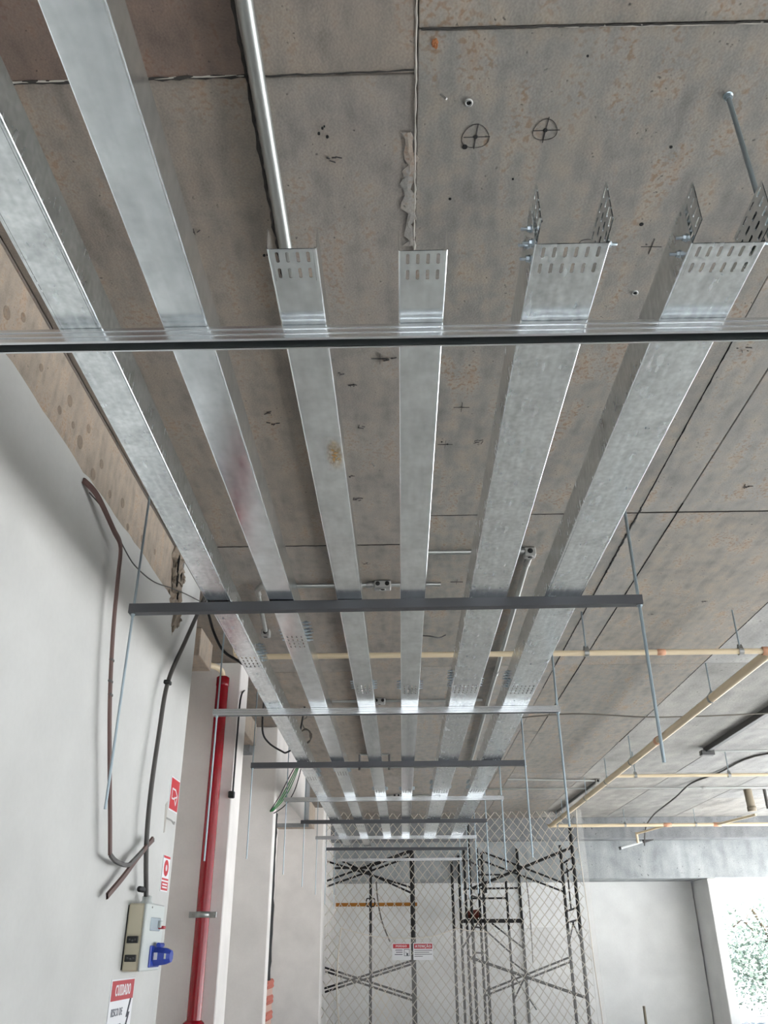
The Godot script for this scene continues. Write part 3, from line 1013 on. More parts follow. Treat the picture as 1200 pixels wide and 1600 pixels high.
func build_bars() -> void:
	var zs := [1.302, 2.795, 4.325, 5.77, 7.27, 8.70, 10.08, 11.35, 12.85]
	var ends := [[-1.06, 0.90], [-0.968, 0.875], [-0.975, 0.838], [-1.01, 0.84], [-0.975, 0.862], [-0.99, 0.85], [-0.973, 0.86], [-0.95, 0.838], [-0.92, 0.868]]
	for k in zs.size():
		var z: float = zs[k]
		var dark: bool = k % 2 == 1
		var x0: float = ends[k][0]
		var x1: float = ends[k][1]
		var lab := ("plain dark grey strut bar under the trays, %s bar from the slotted tray ends" if dark else "bright ribbed strut bar under the trays, %s bar from the slotted tray ends") % NTH[k]
		var b := thing("strut_bar", lab, "strut bar", P((x0 + x1) / 2, TRAY - 0.034, z), "strut bars carrying the trays")
		var side := 0.034
		var th := 0.0022
		var f := func(p: Vector2, x: float): return P(x, TRAY - 0.0005 - side + p.y + tilt(k, x), z + p.x)
		var prof := PackedVector2Array()
		if dark:
			# slot upwards: flat web and sides, returned lips on top
			for p in [[0, 0], [side, 0], [side, side], [side - 0.008, side], [side - 0.008, side - th], [side - th, side - th], [side - th, th], [th, th], [th, side - th], [0.008, side - th], [0.008, side], [0, side]]:
				prof.append(Vector2(p[0], p[1]))
		else:
			# slot downwards: two shallow pressed grooves along the near side
			for p in [[0, 0.001], [0, 0.007], [0.0026, 0.0085], [0.0026, 0.0125], [0, 0.014], [0, 0.0195], [0.0026, 0.021], [0.0026, 0.025], [0, 0.0265], [0, side - 0.001], [0.001, side], [side - 0.001, side], [side, side - 0.001], [side, 0.001], [side - 0.001, 0], [side - 0.0055, 0], [side - 0.0055, th], [side - th, th], [side - th, side - th], [0.0048, side - th], [0.0048, th], [0.0055, th], [0.0055, 0], [0.001, 0]]:
				prof.append(Vector2(p[0], p[1]))
		var st := mb()
		loft(st, prof, f, x0, x1)
		obj("channel", st, M.dark_bar if dark else M.zinc_bar, b)
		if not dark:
			var inn := mb()  # added dark lining that paints the shade inside the slot
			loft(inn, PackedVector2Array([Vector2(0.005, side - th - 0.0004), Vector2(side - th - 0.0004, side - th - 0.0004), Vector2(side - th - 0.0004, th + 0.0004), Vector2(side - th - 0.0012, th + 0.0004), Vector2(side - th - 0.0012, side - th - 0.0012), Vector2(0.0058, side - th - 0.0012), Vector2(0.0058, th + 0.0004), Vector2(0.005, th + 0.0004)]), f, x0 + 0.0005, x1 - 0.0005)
			obj("shade_lining", inn, M.shade_inside, b)
		# threaded rods at both ends
		for s in 2:
			var wall_end: bool = s == 0
			if k == 0 and wall_end:
				continue
			var x := -0.955 if wall_end else (0.805 if k == 0 else 0.865 if k < 3 else 0.845)
			if wall_end and k == 3:
				x = -1.0
			if k == 2 and not wall_end:
				x = 0.826
			var rz := z + 0.017
			var rr := 0.0045 if wall_end else 0.0058
			var low: float = [0.39, 0.52, 0.40, 0.50, 0.51, 0.50, 0.50, 0.45, 0.45][k]
			if not wall_end:
				low = [0.52, 0.525, 0.51, 0.495, 0.53, 0.5, 0.5, 0.5, 0.5][k]
			if k == 1 and wall_end:
				low = 0.395
			if k == 2 and wall_end:
				low = 0.367
			var rl := "threaded rod, %s end of %s strut bar counted from slotted tray ends" % ["white wall" if wall_end else "open right", NTH[k]]
			var r := thing("threaded_rod", rl, "threaded rod", P(x, low, rz), "threaded rods hanging the strut bars")
			obj("shank", rod(P(x, low, rz), P(x, CEIL, rz), rr, 10), M.rod_zinc, r)
			var nt := mb()
			hex(nt, P(x, TRAY - 0.0005 - side - 0.009 + tilt(k, x), rz), Vector3.UP, rr * 1.6, 0.007)
			lathe(nt, P(x, TRAY - 0.0005 - side - 0.0025 + tilt(k, x), rz), Vector3.UP, [Vector2(0, 0), Vector2(rr * 1.9, 0), Vector2(rr * 1.9, 0.002), Vector2(0, 0.002)], 12)
			obj("nut", nt, M.rod_zinc, r)
			var an := mb()
			lathe(an, P(x, CEIL, rz), Vector3.DOWN, [Vector2(rr * 2.0, -0.002), Vector2(rr * 2.0, 0.003), Vector2(rr * 1.3, 0.004)], 12)
			hex(an, P(x, CEIL - 0.014, rz), Vector3.UP, rr * 1.6, 0.010)
			obj("anchor", an, M.rod_zinc, r)


func tilt(k: int, x: float) -> float:
	return [0.0, 0.006, 0.0, 0.0, 0.0, 0.0, -0.002, -0.004, 0.002][k] * x


# ---------------------------------------------------------------- pipes under the ceiling
func hanger(t: Node3D, x: float, z: float, h: float, r: float) -> void:
	obj("hanger_rod", rod(P(x, h + r, z), P(x, CEIL, z), 0.005, 8), M.rod_zinc, t)
	var st := mb()
	var pts := []
	for k in 13:
		var a := PI * 2 * k / 12.0 + PI / 2
		pts.append(Vector2(cos(a), sin(a)) * (r + 0.007))
	pts[0] += Vector2(0, 0.02)
	pts[12] += Vector2(0, 0.02)
	return_band(st, pts, P(x, h, z), t)


func return_band(st: SurfaceTool, pts: Array, c: Vector3, t: Node3D) -> void:
	var along: Vector3 = t.get_meta("axis")
	var side := along.cross(Vector3.UP).normalized()
	for k in pts.size() - 1:
		var p: Vector2 = pts[k]
		var q: Vector2 = pts[k + 1]
		var a := c + side * p.x + Vector3.UP * p.y
		var b := c + side * q.x + Vector3.UP * q.y
		var w := along * 0.014
		var n := (b - a).cross(along).normalized() * 0.002
		quad(st, a - w, b - w, b + w, a + w)
		quad(st, a - w + n, a + w + n, b + w + n, b - w + n)
		quad(st, a - w, a - w + n, b - w + n, b - w)
		quad(st, a + w, b + w, b + w + n, a + w + n)
	obj("clevis", st, M.cast_alu, t)


func pipe(called: String, label: String, a: Vector3, b: Vector3, r: float, m: Material) -> Node3D:
	var t := thing(called, label, "pipe", a)
	t.set_meta("axis", (b - a).normalized())
	obj("tube", rod(a, b, r, 14), m, t)
	return t


func sleeve(t: Node3D, c: Vector3, r: float, l: float, m: Material, called := "coupling") -> void:
	var ax: Vector3 = t.get_meta("axis")
	var st := mb()
	lathe(st, c - ax * l / 2, ax, [Vector2(r * 0.85, 0), Vector2(r, 0.004), Vector2(r, l - 0.004), Vector2(r * 0.85, l)], 14)
	obj(called, st, m, t)


func build_pipes() -> void:
	# cream sprinkler lines
	var hb := 1.535
	var b1 := pipe("sprinkler_pipe", "cream sprinkler pipe crossing just above the tray row, nearest of the cross pipes", P(-0.94, hb, 4.80), P(2.21, hb, 4.80), 0.0165, M.cream_pipe)
	hanger(b1, 1.118, 4.80, hb, 0.0165)
	hanger(b1, 2.03, 4.80, hb, 0.0165)
	sleeve(b1, P(1.56, hb, 4.80), 0.0195, 0.05, M.cream_joint)
	sleeve(b1, P(2.19, hb, 4.80), 0.026, 0.07, M.cream_joint, "tee")
	var el := mb()
	tube(el, curve([P(-0.92, hb, 4.80), P(-0.96, hb + 0.01, 4.80), P(-0.975, hb + 0.05, 4.80), P(-0.975, CEIL, 4.80)]), 0.02, 12)
	obj("elbow", el, M.cream_pipe, b1)
	var mp := pipe("sprinkler_pipe", "thick cream sprinkler main running away to the far beam, right of the trays", P(2.21, hb, 4.78), P(2.245, 1.57, 13.25), 0.029, M.cream_pipe)
	for z in [5.88, 8.24, 9.34, 10.5, 12.2]:
		hanger(mp, 2.213 + (z - 4.8) * 0.004, z, hb + (z - 4.8) * 0.004, 0.029)
	sleeve(mp, P(2.22, 1.548, 7.3), 0.034, 0.07, M.cream_joint)
	var b2 := pipe("sprinkler_pipe", "cream branch pipe leaving the sprinkler main halfway to the far beam", P(2.22, 1.55, 9.0), P(7.5, 1.55, 9.0), 0.0165, M.cream_pipe)
	hanger(b2, 2.45, 9.0, 1.55, 0.0165)
	hanger(b2, 3.42, 9.0, 1.55, 0.0165)
	hanger(b2, 5.2, 9.0, 1.55, 0.0165)
	var b3 := pipe("sprinkler_pipe", "cream branch pipe along the far concrete beam", P(2.2, 1.57, 13.25), P(8.3, 1.57, 13.25), 0.024, M.cream_pipe)
	for x in [2.34, 3.35, 4.4, 5.6]:
		hanger(b3, x, 13.25, 1.57, 0.024)
	sleeve(b3, P(3.98, 1.57, 13.25), 0.03, 0.12, M.cream_joint, "tee")
	sleeve(b3, P(4.72, 1.57, 13.25), 0.03, 0.12, M.cream_joint, "tee")
	obj("branch", rod(P(3.98, 1.57, 13.25), P(3.62, 1.50, 13.7), 0.016), M.cream_pipe, b3)
	obj("drop", rod(P(3.62, 1.52, 13.7), P(3.63, 1.37, 13.72), 0.02), M.cream_pipe, b3)
	obj("branch", rod(P(4.72, 1.57, 13.25), P(4.9, 1.57, 12.2), 0.018), M.cream_pipe, b3)
	var dr := pipe("drain_pipe", "short thick beige drain pipe dropping from the ceiling before the far beam", P(4.57, CEIL, 11.5), P(4.58, 1.52, 11.5), 0.052, M.beige_drain)
	sleeve(dr, P(4.58, 1.55, 11.5), 0.058, 0.06, M.beige_drain, "socket")
	for k in 2:
		var x := 4.79 + 0.075 * k
		var v := pipe("pipe_stub", "thin grey pipe stub beside the thick beige drain pipe, %s" % ["the one nearer to it" if k == 0 else "the one farther from it"], P(x, CEIL, 11.5), P(x, 1.55, 11.5), 0.02, M.grey_cable)
		sleeve(v, P(x, 1.6, 11.5), 0.023, 0.03, M.grey_cable, "collar")

	# steel conduits on the ceiling
	var hc := CEIL - 0.022
	var c0 := pipe("conduit", "thick galvanised conduit running over the slotted end of the tray with the painted yellow reflection", P(-0.31, CEIL - 0.024, -2.0), P(-0.299, CEIL - 0.024, 9.0), 0.0195, M.conduit)
	sleeve(c0, P(-0.2975, CEIL - 0.024, 3.0), 0.022, 0.06, M.conduit)
	var c1 := thing("conduit", "thin conduit crossing above the trays with an elbow and a four-hole junction box", "conduit", P(-0.2, hc, 4.28))
	c1.set_meta("axis", Vector3(1, 0, 0))
	obj("tube", rod(P(-0.74, hc, 4.28), P(0.24, hc, 4.28), 0.0125), M.conduit, c1)
	obj("elbow", bent([P(-0.70, hc, 4.28), P(-0.75, hc, 4.285), P(-0.785, hc, 4.33), P(-0.79, hc, 4.40)], 0.017), M.cast_alu, c1)
	sleeve(c1, P(-0.745, hc, 4.28), 0.019, 0.04, M.cast_alu)
	obj("tube", rod(P(-0.79, hc, 4.38), P(-0.835, hc - 0.01, 4.98), 0.0125), M.conduit, c1)
	condulet(c1, P(-0.84, hc - 0.012, 5.03), Vector3(0, 0, -1), 0)
	condulet(c1, P(-0.083, hc - 0.004, 4.28), Vector3(1, 0, 0), 2)
	sleeve(c1, P(-0.155, hc, 4.28), 0.018, 0.035, M.cast_alu)
	var c2 := thing("conduit", "conduit with a corner junction box turning away between the two wide trays", "conduit", P(0.66, hc, 3.9))
	c2.set_meta("axis", Vector3(1, 0, 0))
	obj("tube", rod(P(0.10, hc, 3.86), P(0.64, hc, 3.86), 0.0125), M.conduit, c2)
	sleeve(c2, P(0.63, hc, 3.86), 0.017, 0.035, M.cast_alu)
	condulet(c2, P(0.675, hc - 0.004, 3.87), Vector3(1, 0, 0), 1)
	obj("tube", rod(P(0.677, hc, 3.92), P(0.78, hc, 9.5), 0.0155), M.conduit, c2)
	obj("coupling", rod(P(0.679, hc, 3.93), P(0.68, hc, 4.02), 0.019), M.cast_alu, c2)
	obj("coupling", rod(P(0.715, hc, 5.95), P(0.7165, hc, 6.03), 0.019), M.cast_alu, c2)
	condulet(c2, P(0.782, hc - 0.004, 9.55), Vector3(0, 0, -1), 0)
	obj("tube", rod(P(0.782, hc, 9.6), P(-0.7, hc, 9.62), 0.0125), M.conduit, c2)
	var c3 := pipe("conduit", "thin grey conduit on the ceiling ahead of the far beam, nearer of two", P(1.3, hc, 10.45), P(2.38, hc, 10.6), 0.011, M.conduit)
	condulet(c3, P(2.42, hc - 0.004, 10.62), Vector3(1, 0, 0), 0)
	obj("tube", rod(P(2.42, hc, 10.65), P(2.36, hc, 13.5), 0.02), M.grey_steel, c3)
	var c4 := pipe("conduit", "thin grey conduit on the ceiling ahead of the far beam, farther of two", P(1.0, hc, 11.15), P(6.5, hc, 11.25), 0.010, M.conduit)
	sleeve(c4, P(3.9, hc, 11.2), 0.015, 0.05, M.cast_alu)
	var c5 := pipe("conduit", "conduit piece with two short drops under the far part of the trays", P(-0.35, hc, 11.6), P(0.6, hc, 11.6), 0.011, M.conduit)
	condulet(c5, P(-0.05, hc - 0.004, 11.6), Vector3(1, 0, 0), 2)
	obj("drop", rod(P(-0.42, hc, 8.9), P(-0.42, hc - 0.16, 8.9), 0.012), M.grey_steel, c5)
	obj("drop", rod(P(-0.11, hc, 8.9), P(-0.11, hc - 0.16, 8.9), 0.012), M.grey_steel, c5)
	obj("tube", rod(P(-0.42, hc, 8.9), P(-0.11, hc, 8.9), 0.011), M.conduit, c5)
	var c6 := pipe("conduit", "conduit with a square junction box crossing under the ceiling behind the fourth strut bar", P(-0.55, hc, 6.75), P(0.68, hc, 6.75), 0.011, M.conduit)
	condulet(c6, P(-0.16, hc - 0.004, 6.75), Vector3(1, 0, 0), 2)
	# steel angle frame hung on the right
	var fr := thing("hanging_frame", "grey steel strut with plate end slanting in from the right under the ceiling", "frame", P(3.16, 1.76, 8.8))
	obj("strut", one(3.145, 3.195, 1.745, CEIL, 6.0, 8.85, 0.003), M.grey_steel, fr)
	obj("end_plate", one(3.10, 3.235, 1.715, 1.765, 8.78, 8.86, 0.004), M.grey_steel, fr)
	obj("cross_rod", rod(P(3.2, 1.755, 8.8), P(6.2, 1.755, 8.8), 0.010), M.conduit, fr)
	# sagging wires
	var w1 := obj("wire", bent([P(0.84, 1.69, 7.1), P(1.44, 1.70, 6.95), P(2.2, 1.665, 6.95), P(3.4, 1.69, 6.9), P(4.8, 1.75, 6.9)], 0.006), M.steel_wire)
	tag(w1, "thin grey wire sagging across the ceiling through the sprinkler main", "wire")
	var w2 := obj("cable", bent([P(5.0, 1.72, 8.6), P(3.9, 1.78, 9.07), P(3.75, 1.78, 10.2), P(3.65, 1.78, 10.9), P(3.60, 1.70, 11.4), P(3.5, 1.62, 11.6), P(3.55, 1.60, 12.4), P(3.75, 1.58, 13.6), P(3.80, 1.36, 14.0)], 0.010), M.grey_cable)
	tag(w2, "dark grey cable looping along the ceiling down to the white lamp tube", "cable")
	var lamp := thing("tube_lamp", "white tube lamp hanging askew from a cable before the far lintel", "lamp", P(3.65, 1.4, 14.4))
	obj("tube", rod(P(3.53, 1.365, 14.42), P(3.88, 1.455, 14.30), 0.022, 12), M.lamp_tube, lamp)
	obj("holder", rod(P(3.86, 1.45, 14.31), P(4.02, 1.49, 14.26), 0.03, 10), M.grey_steel, lamp)
	obj("end_cap", rod(P(3.50, 1.357, 14.43), P(3.535, 1.366, 14.42), 0.025, 12), M.grey_steel, lamp)
	var hk := obj("cable", bent([P(0.10, CEIL, 5.05), P(0.14, 1.74, 5.03), P(0.2, 1.72, 5.0), P(0.26, 1.73, 5.06), P(0.31, CEIL, 5.2)], 0.004), M.black_cable)
	tag(hk, "short black cable draped between the two middle trays by the third strut bar", "cable")


func condulet(t: Node3D, c: Vector3, ax: Vector3, holes: int) -> void:
	var st := mb()
	var turn := Basis.looking_at(ax, Vector3.UP)
	box(st, c, Vector3(0.055, 0.046, 0.095 if holes == 2 else 0.06), 0.006, turn)
	var b := obj("junction_box", st, M.cast_alu, t)
	var d := mb()
	var side := turn * Vector3(1, 0, 0)
	if holes == 2:
		for k in [-0.026, 0.026]:
			disc_plug(d, c + ax * k - Vector3(0, 0.0, 0) + Vector3(0, 0.002, 0.0277), Vector3(0, 0, 1), 0.013)
		disc_plug(d, c + Vector3(0, -0.0232, 0), Vector3.DOWN, 0.011)
	else:
		disc_plug(d, c + Vector3(0, -0.0232, 0), Vector3.DOWN, 0.013)
		disc_plug(d, c + Vector3(0, 0, 0.0302 if ax.x == 0 else 0.0277), Vector3(0, 0, 1), 0.014)
	obj("knockout", d, M.dark_gap, b)
	var rim := mb()
	lathe(rim, c + Vector3(0, -0.0225, 0), Vector3.DOWN, [Vector2(0.019, 0), Vector2(0.018, 0.003), Vector2(0.014, 0.003), Vector2(0.013, 0)], 16)
	obj("rim", rim, M.cast_alu, b)
	if side.length() < 0:
		return


func disc_plug(st: SurfaceTool, c: Vector3, n: Vector3, r: float) -> void:
	lathe(st, c - n * 0.004, n, [Vector2(r, 0), Vector2(r, 0.0046), Vector2(0, 0.0044)], 14)


# ---------------------------------------------------------------- things on the left wall
func build_wall_things() -> void:
	# red riser
	var px := -1.225
	var pz := 5.66
	var pipe_ := thing("fire_riser", "red fire riser pipe clamped to the first white pier", "pipe", P(px, -1.6, pz))
	obj("tube", rod(P(px, -1.6, pz), P(px, 1.63, pz), 0.042, 24), M.red_paint, pipe_)
	var fl := mb()
	lathe(fl, P(px, -0.395, pz), Vector3.UP, [Vector2(0.03, -0.10), Vector2(0.062, -0.09), Vector2(0.066, -0.02), Vector2(0.06, 0.0), Vector2(0.045, 0.012)], 24)
	obj("coupling", fl, M.red_paint, pipe_)
	var cap := mb()
	lathe(cap, P(px, 1.60, pz), Vector3.UP, [Vector2(0.042, 0), Vector2(0.0445, 0.005), Vector2(0.0445, 0.06), Vector2(0.03, 0.07), Vector2(0, 0.07)], 20)
	obj("collar", cap, M.red_paint, pipe_)
	var cl := mb()
	lathe(cl, P(px, 0.155, pz), Vector3.UP, [Vector2(0.0425, 0), Vector2(0.046, 0), Vector2(0.046, 0.034), Vector2(0.0425, 0.034)], 24)
	for s in [-1.0, 1.0]:
		slab(cl, px + s * 0.044, px + s * 0.085, 0.155, 0.189, pz - 0.006, pz + 0.004, 0.002)
		hex(cl, P(px + s * 0.066, 0.172, pz - 0.006), Vector3(0, 0, 1), 0.009, 0.008)
	obj("clamp", cl, M.conduit, pipe_)
	obj("clamp_foot", one(px - 0.03, px + 0.03, 0.162, 0.182, pz + 0.03, 5.74, 0.003), M.cast_alu, pipe_)
	obj("elbow", bent([P(px, 1.66, 5.66), P(px - 0.01, 1.70, 5.60), P(px - 0.06, 1.69, 5.45), P(px - 0.12, 1.66, 5.38), P(px - 0.24, 1.655, 5.38)], 0.02, 12), M.cream_pipe, pipe_)
	var pj := obj("fire_pipe", one(-1.20, -1.13, 1.68, 1.75, 8.02, 8.12, 0.02), M.red_paint)
	tag(pj, "short red pipe end showing above the second white pier", "pipe")

	# socket box
	var bx_ := thing("socket_box", "beige wall socket box with blue industrial socket on the white wall", "socket box", P(-1.08, 0.04, 3.86))
	obj("body", one(-1.114, -1.048, -0.088, 0.158, 3.735, 4.005, 0.006), M.beige_plastic, bx_)
	obj("front", one(-1.050, -1.036, -0.088, 0.160, 3.732, 4.008, 0.005), M.grey_plastic, bx_)
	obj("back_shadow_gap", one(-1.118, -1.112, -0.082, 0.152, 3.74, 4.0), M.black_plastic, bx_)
	for k in 2:
		var h := 0.025 - 0.066 * k
		var s := obj("socket", one(-1.105, -1.060, h - 0.012, h + 0.013, 3.728, 3.74, 0.002), M.black_plastic, bx_)
		var pins := mb()
		for q in 3:
			disc_plug(pins, P(-1.093 + q * 0.0115, h - (0.003 if q == 1 else 0.0), 3.7282), Vector3(0, 0, 1), 0.0042)
		obj("pin_holes", pins, M.grey_steel, s)
	var win := obj("breaker_window", one(-1.040, -1.032, 0.058, 0.108, 3.80, 3.95, 0.003), M.clear_lid, bx_)
	obj("breaker_switch", one(-1.034, -1.018, 0.07, 0.098, 3.905, 3.94, 0.003), M.grey_plastic, win)
	obj("red_tab", one(-1.034, -1.008, 0.066, 0.078, 3.915, 3.95, 0.003), M.sign_dusty_red, win)
	var gl := mb()
	lathe(gl, P(-1.075, 0.155, 3.85), Vector3.UP, [Vector2(0.026, 0), Vector2(0.026, 0.012), Vector2(0.020, 0.016), Vector2(0.020, 0.034), Vector2(0.012, 0.038)], 14)
	obj("cable_gland", gl, M.grey_plastic, bx_)
	obj("screw", rod(P(-1.033, 0.145, 3.80), P(-1.0355, 0.145, 3.80), 0.004), M.cast_alu, bx_)
	var bl := mb()
	slab(bl, -1.038, -1.028, -0.076, 0.004, 3.83, 3.985, 0.004)
	var oct := []
	for k in 8:
		var a := TAU * (k + 0.5) / 8.0
		oct.append(Vector2(cos(a) * 0.055, sin(a) * 0.038))
	loft(bl, PackedVector2Array(oct), func(p: Vector2, x: float): return P(x, -0.036 + p.y * (1.0 if x < -1.0 else 0.86), 3.907 + p.x * (1.0 if x < -1.0 else 0.86)), -1.03, -0.985)
	loft(bl, PackedVector2Array(oct), func(p: Vector2, x: float): return P(x, -0.036 + p.y * (0.86 if x < -0.98 else 0.6), 3.907 + p.x * (0.86 if x < -0.98 else 0.6)), -0.985, -0.962)
	var bs := obj("blue_socket", bl, M.blue_plastic, bx_)
	obj("lid_hinge", rod(P(-1.012, 0.006, 3.87), P(-1.012, 0.006, 3.94), 0.009, 10), M.blue_plastic, bs)
	obj("sticker", one(-1.022, -1.008, -0.048, -0.022, 3.852, 3.8555), M.sign_white, bs)
	obj("sticker", one(-0.982, -0.975, -0.045, -0.025, 3.862, 3.866), M.grey_plastic, bs)

	# cables and straps hanging in front of the wall
	var bc := thing("flat_conduit", "brown flat cable sleeve dangling from the plaster edge in a long loop", "cable", P(-1.07, 0.3, 3.2))
	obj("sleeve", strap([P(-1.112, 1.475, 2.555), P(-1.085, 1.455, 2.63), P(-1.07, 1.40, 2.80), P(-1.07, 1.375, 2.90), P(-1.07, 1.25, 2.925), P(-1.07, 1.05, 2.96), P(-1.07, 0.82, 3.03), P(-1.07, 0.6, 3.13), P(-1.07, 0.42, 3.22), P(-1.07, 0.302, 3.275)], 0.013), M.brown_strap, bc)
	obj("sleeve", strap([P(-1.07, 0.302, 3.275), P(-1.07, 0.285, 3.36), P(-1.07, 0.283, 3.50), P(-1.07, 0.30, 3.56), P(-1.07, 0.355, 3.69), P(-1.07, 0.41, 3.827)], 0.009), M.grey_cable, bc)
	obj("cut_end", strap([P(-1.085, 0.165, 3.35), P(-1.08, 0.24, 3.50), P(-1.072, 0.325, 3.64), P(-1.066, 0.41, 3.80)], 0.012), M.brown_strap, bc)
	for h in [[0.83, 3.03], [0.875, 3.01], [0.95, 2.99]]:
		var rg := mb()
		box(rg, P(-1.07, h[0], h[1]), Vector3(0.012, 0.012, 0.031), 0.003)
		obj("tape_band", rg, M.grey_cable, bc)
	var dc := thing("supply_cable", "dark grey supply cable coming down past the first strut bar end into the socket box", "cable", P(-1.07, 0.19, 3.8))
	obj("sheath", bent([P(-1.068, 1.785, 4.345), P(-1.068, 1.60, 4.19), P(-1.07, 1.35, 3.98), P(-1.07, 1.088, 3.765), P(-1.07, 0.85, 3.72), P(-1.07, 0.581, 3.70), P(-1.072, 0.38, 3.735), P(-1.075, 0.19, 3.83)], 0.0105, 10), M.grey_cable, dc)
	obj("cable_tie", one(-1.086, -1.056, 1.075, 1.095, 3.745, 3.785, 0.004), M.black_cable, dc)
	obj("tape_end", one(-1.09, -1.07, 0.20, 0.222, 3.73, 3.80, 0.006), M.black_cable, dc)
	var tw := obj("wire", bent([P(-1.105, 1.452, 2.605), P(-1.09, 1.445, 2.76), P(-1.09, 1.41, 3.02), P(-1.09, 1.407, 3.17), P(-1.09, 1.447, 3.42), P(-1.085, 1.529, 3.70), P(-1.08, 1.595, 3.94), P(-1.08, 1.686, 4.29)], 0.0028, 6), M.grey_cable)
	tag(tw, "thin grey wire sagging along the top of the white wall", "wire")
	# cables between the piers
	var ac := obj("cable", bent([P(-1.13, CEIL, 4.55), P(-1.108, 1.72, 4.60), P(-1.069, 1.614, 4.60), P(-1.004, 1.505, 4.60), P(-0.906, 1.44, 4.60), P(-0.80, 1.36, 4.6), P(-0.72, 1.20, 4.62), P(-0.68, 1.15, 4.7)], 0.008), M.black_cable)
	tag(ac, "grey cable arching above the tray nearest the wall beside the red riser", "cable")
	var pc := obj("cable", bent([P(-1.16, 1.76, 6.3), P(-1.10, 1.55, 5.72), P(-1.105, 1.3, 5.71), P(-1.108, 1.05, 5.72), P(-1.11, 0.90, 5.73)], 0.006), M.black_cable)
	tag(pc, "black cable hanging down the corner of the first white pier", "cable")
	var pl := obj("cable_plug", one(-1.135, -1.095, 0.865, 0.91, 5.70, 5.735, 0.006), M.black_cable)
	tag(pl, "black plug end hanging at the corner of the first white pier", "plug")
	var pc2 := obj("cable", bent([P(-1.10, 1.78, 6.7), P(-1.13, 1.58, 6.9), P(-1.09, 1.50, 7.0), P(-0.98, 1.43, 7.0), P(-0.93, 1.42, 7.0), P(-0.85, 1.5, 7.0), P(-0.8, CEIL, 7.0)], 0.008), M.black_cable)
	tag(pc2, "black cable drooping between the second pier and the tray nearest the wall", "cable")
	var bundle := [["black", "uppermost", 0.05], ["green", "second from the top", 0.028], ["green", "middle", 0.012], ["green", "second lowest", -0.004], ["black", "lowest", -0.05]]
	for k in 5:
		var o: float = bundle[k][2]
		var dark_wire: bool = bundle[k][0] == "black"
		var gw := obj("wire", bent([P(-0.855, 1.54, 7.62 + 0.01 * k), P(-0.885 - o * 0.3, 1.457 + o * 0.3, 7.60), P(-0.955 - o * 0.6, 1.27 + o, 7.60), P(-1.04 - o * 0.5, 1.13 + o * 0.8, 7.64), P(-1.15, 1.04 + o * 0.3, 7.70 + 0.01 * k)], 0.0045, 6), M.black_cable if dark_wire else M.green_wire)
		tag(gw, "%s wire of the bundle curving from trays to second pier, the %s" % [bundle[k][0], bundle[k][1]], "wire", "wires of the bundle at the second pier")
	# coil of wire tied to the ceiling between the two trays on the left
	var co := thing("wire_coil", "loose coil of brown wire hanging from the ceiling between the two wall side trays", "wire coil", P(-0.80, 1.6, 7.1))
	var cp := []
	for k in 40:
		var a := TAU * k / 16.0
		cp.append(P(-0.80 + cos(a) * (0.052 + 0.008 * sin(k * 1.7)), 1.565 + sin(a) * (0.068 + 0.006 * cos(k * 2.1)), 7.1 + 0.03 * sin(k * 0.37)))
	obj("loops", bent(cp, 0.005, 6), M.steel_wire, co)
	obj("tie", bent([P(-0.80, 1.62, 7.1), P(-0.83, 1.70, 7.1), P(-0.79, 1.73, 7.1), P(-0.80, CEIL, 7.1)], 0.005, 6), M.steel_wire, co)
	obj("tape", bent([P(-0.90, 1.775, 7.1), P(-0.84, 1.785, 7.1), P(-0.78, 1.785, 7.1), P(-0.74, 1.765, 7.1)], 0.012, 8), M.black_cable, co)

	# signs on the left wall (they face the room, +x)
	var tb := Basis(Vector3.UP, PI / 2)
	var s1 := thing("warning_sign", "white and red CUIDADO electric shock warning sign below the socket box", "sign", P(WALL, -0.3, 3.79))
	obj("plate", one(WALL, WALL + 0.003, -0.47, -0.112, 3.642, 3.950, 0.001), M.sign_white, s1)
	obj("red_header", one(WALL + 0.002, WALL + 0.0042, -0.186, -0.118, 3.650, 3.942), M.sign_dusty_red, s1)
	words("heading", "CUIDADO", 0.038, P(WALL + 0.0048, -0.152, 3.796), tb, M.sign_white, s1, 0.86)
	words("lettering", "RISCO DE", 0.026, P(WALL + 0.0036, -0.226, 3.745), tb, M.ink_grey, s1, 0.92)
	words("lettering", "CHOQUE", 0.026, P(WALL + 0.0036, -0.280, 3.745), tb, M.ink_grey, s1, 0.95)
	words("lettering", "ELÉTRICO", 0.026, P(WALL + 0.0036, -0.334, 3.745), tb, M.ink_grey, s1, 0.90)
	var zig := mb()
	prism(zig, PackedVector2Array([Vector2(0.022, 0.07), Vector2(-0.012, 0.005), Vector2(0.008, 0.005), Vector2(-0.018, -0.035), Vector2(-0.002, -0.035), Vector2(-0.030, -0.085), Vector2(0.026, -0.022), Vector2(0.010, -0.022), Vector2(0.036, 0.022), Vector2(0.016, 0.022), Vector2(0.044, 0.07)]), P(WALL + 0.0028, -0.255, 3.885), Vector3(0, 0, -1), Vector3(0, 1, 0), Vector3(0.001, 0, 0))
	obj("lightning_bolt", zig, M.ink, s1)

	var s2 := thing("fire_sign", "red sign with a white fire hose symbol at the end of the white wall", "sign", P(WALL, 0.66, 4.27))
	obj("plate", one(WALL, WALL + 0.003, 0.585, 0.742, 4.184, 4.352, 0.001), M.sign_white, s2)
	obj("red_field", one(WALL + 0.002, WALL + 0.0042, 0.592, 0.735, 4.191, 4.345), M.sign_red, s2)
	var hy := mb()
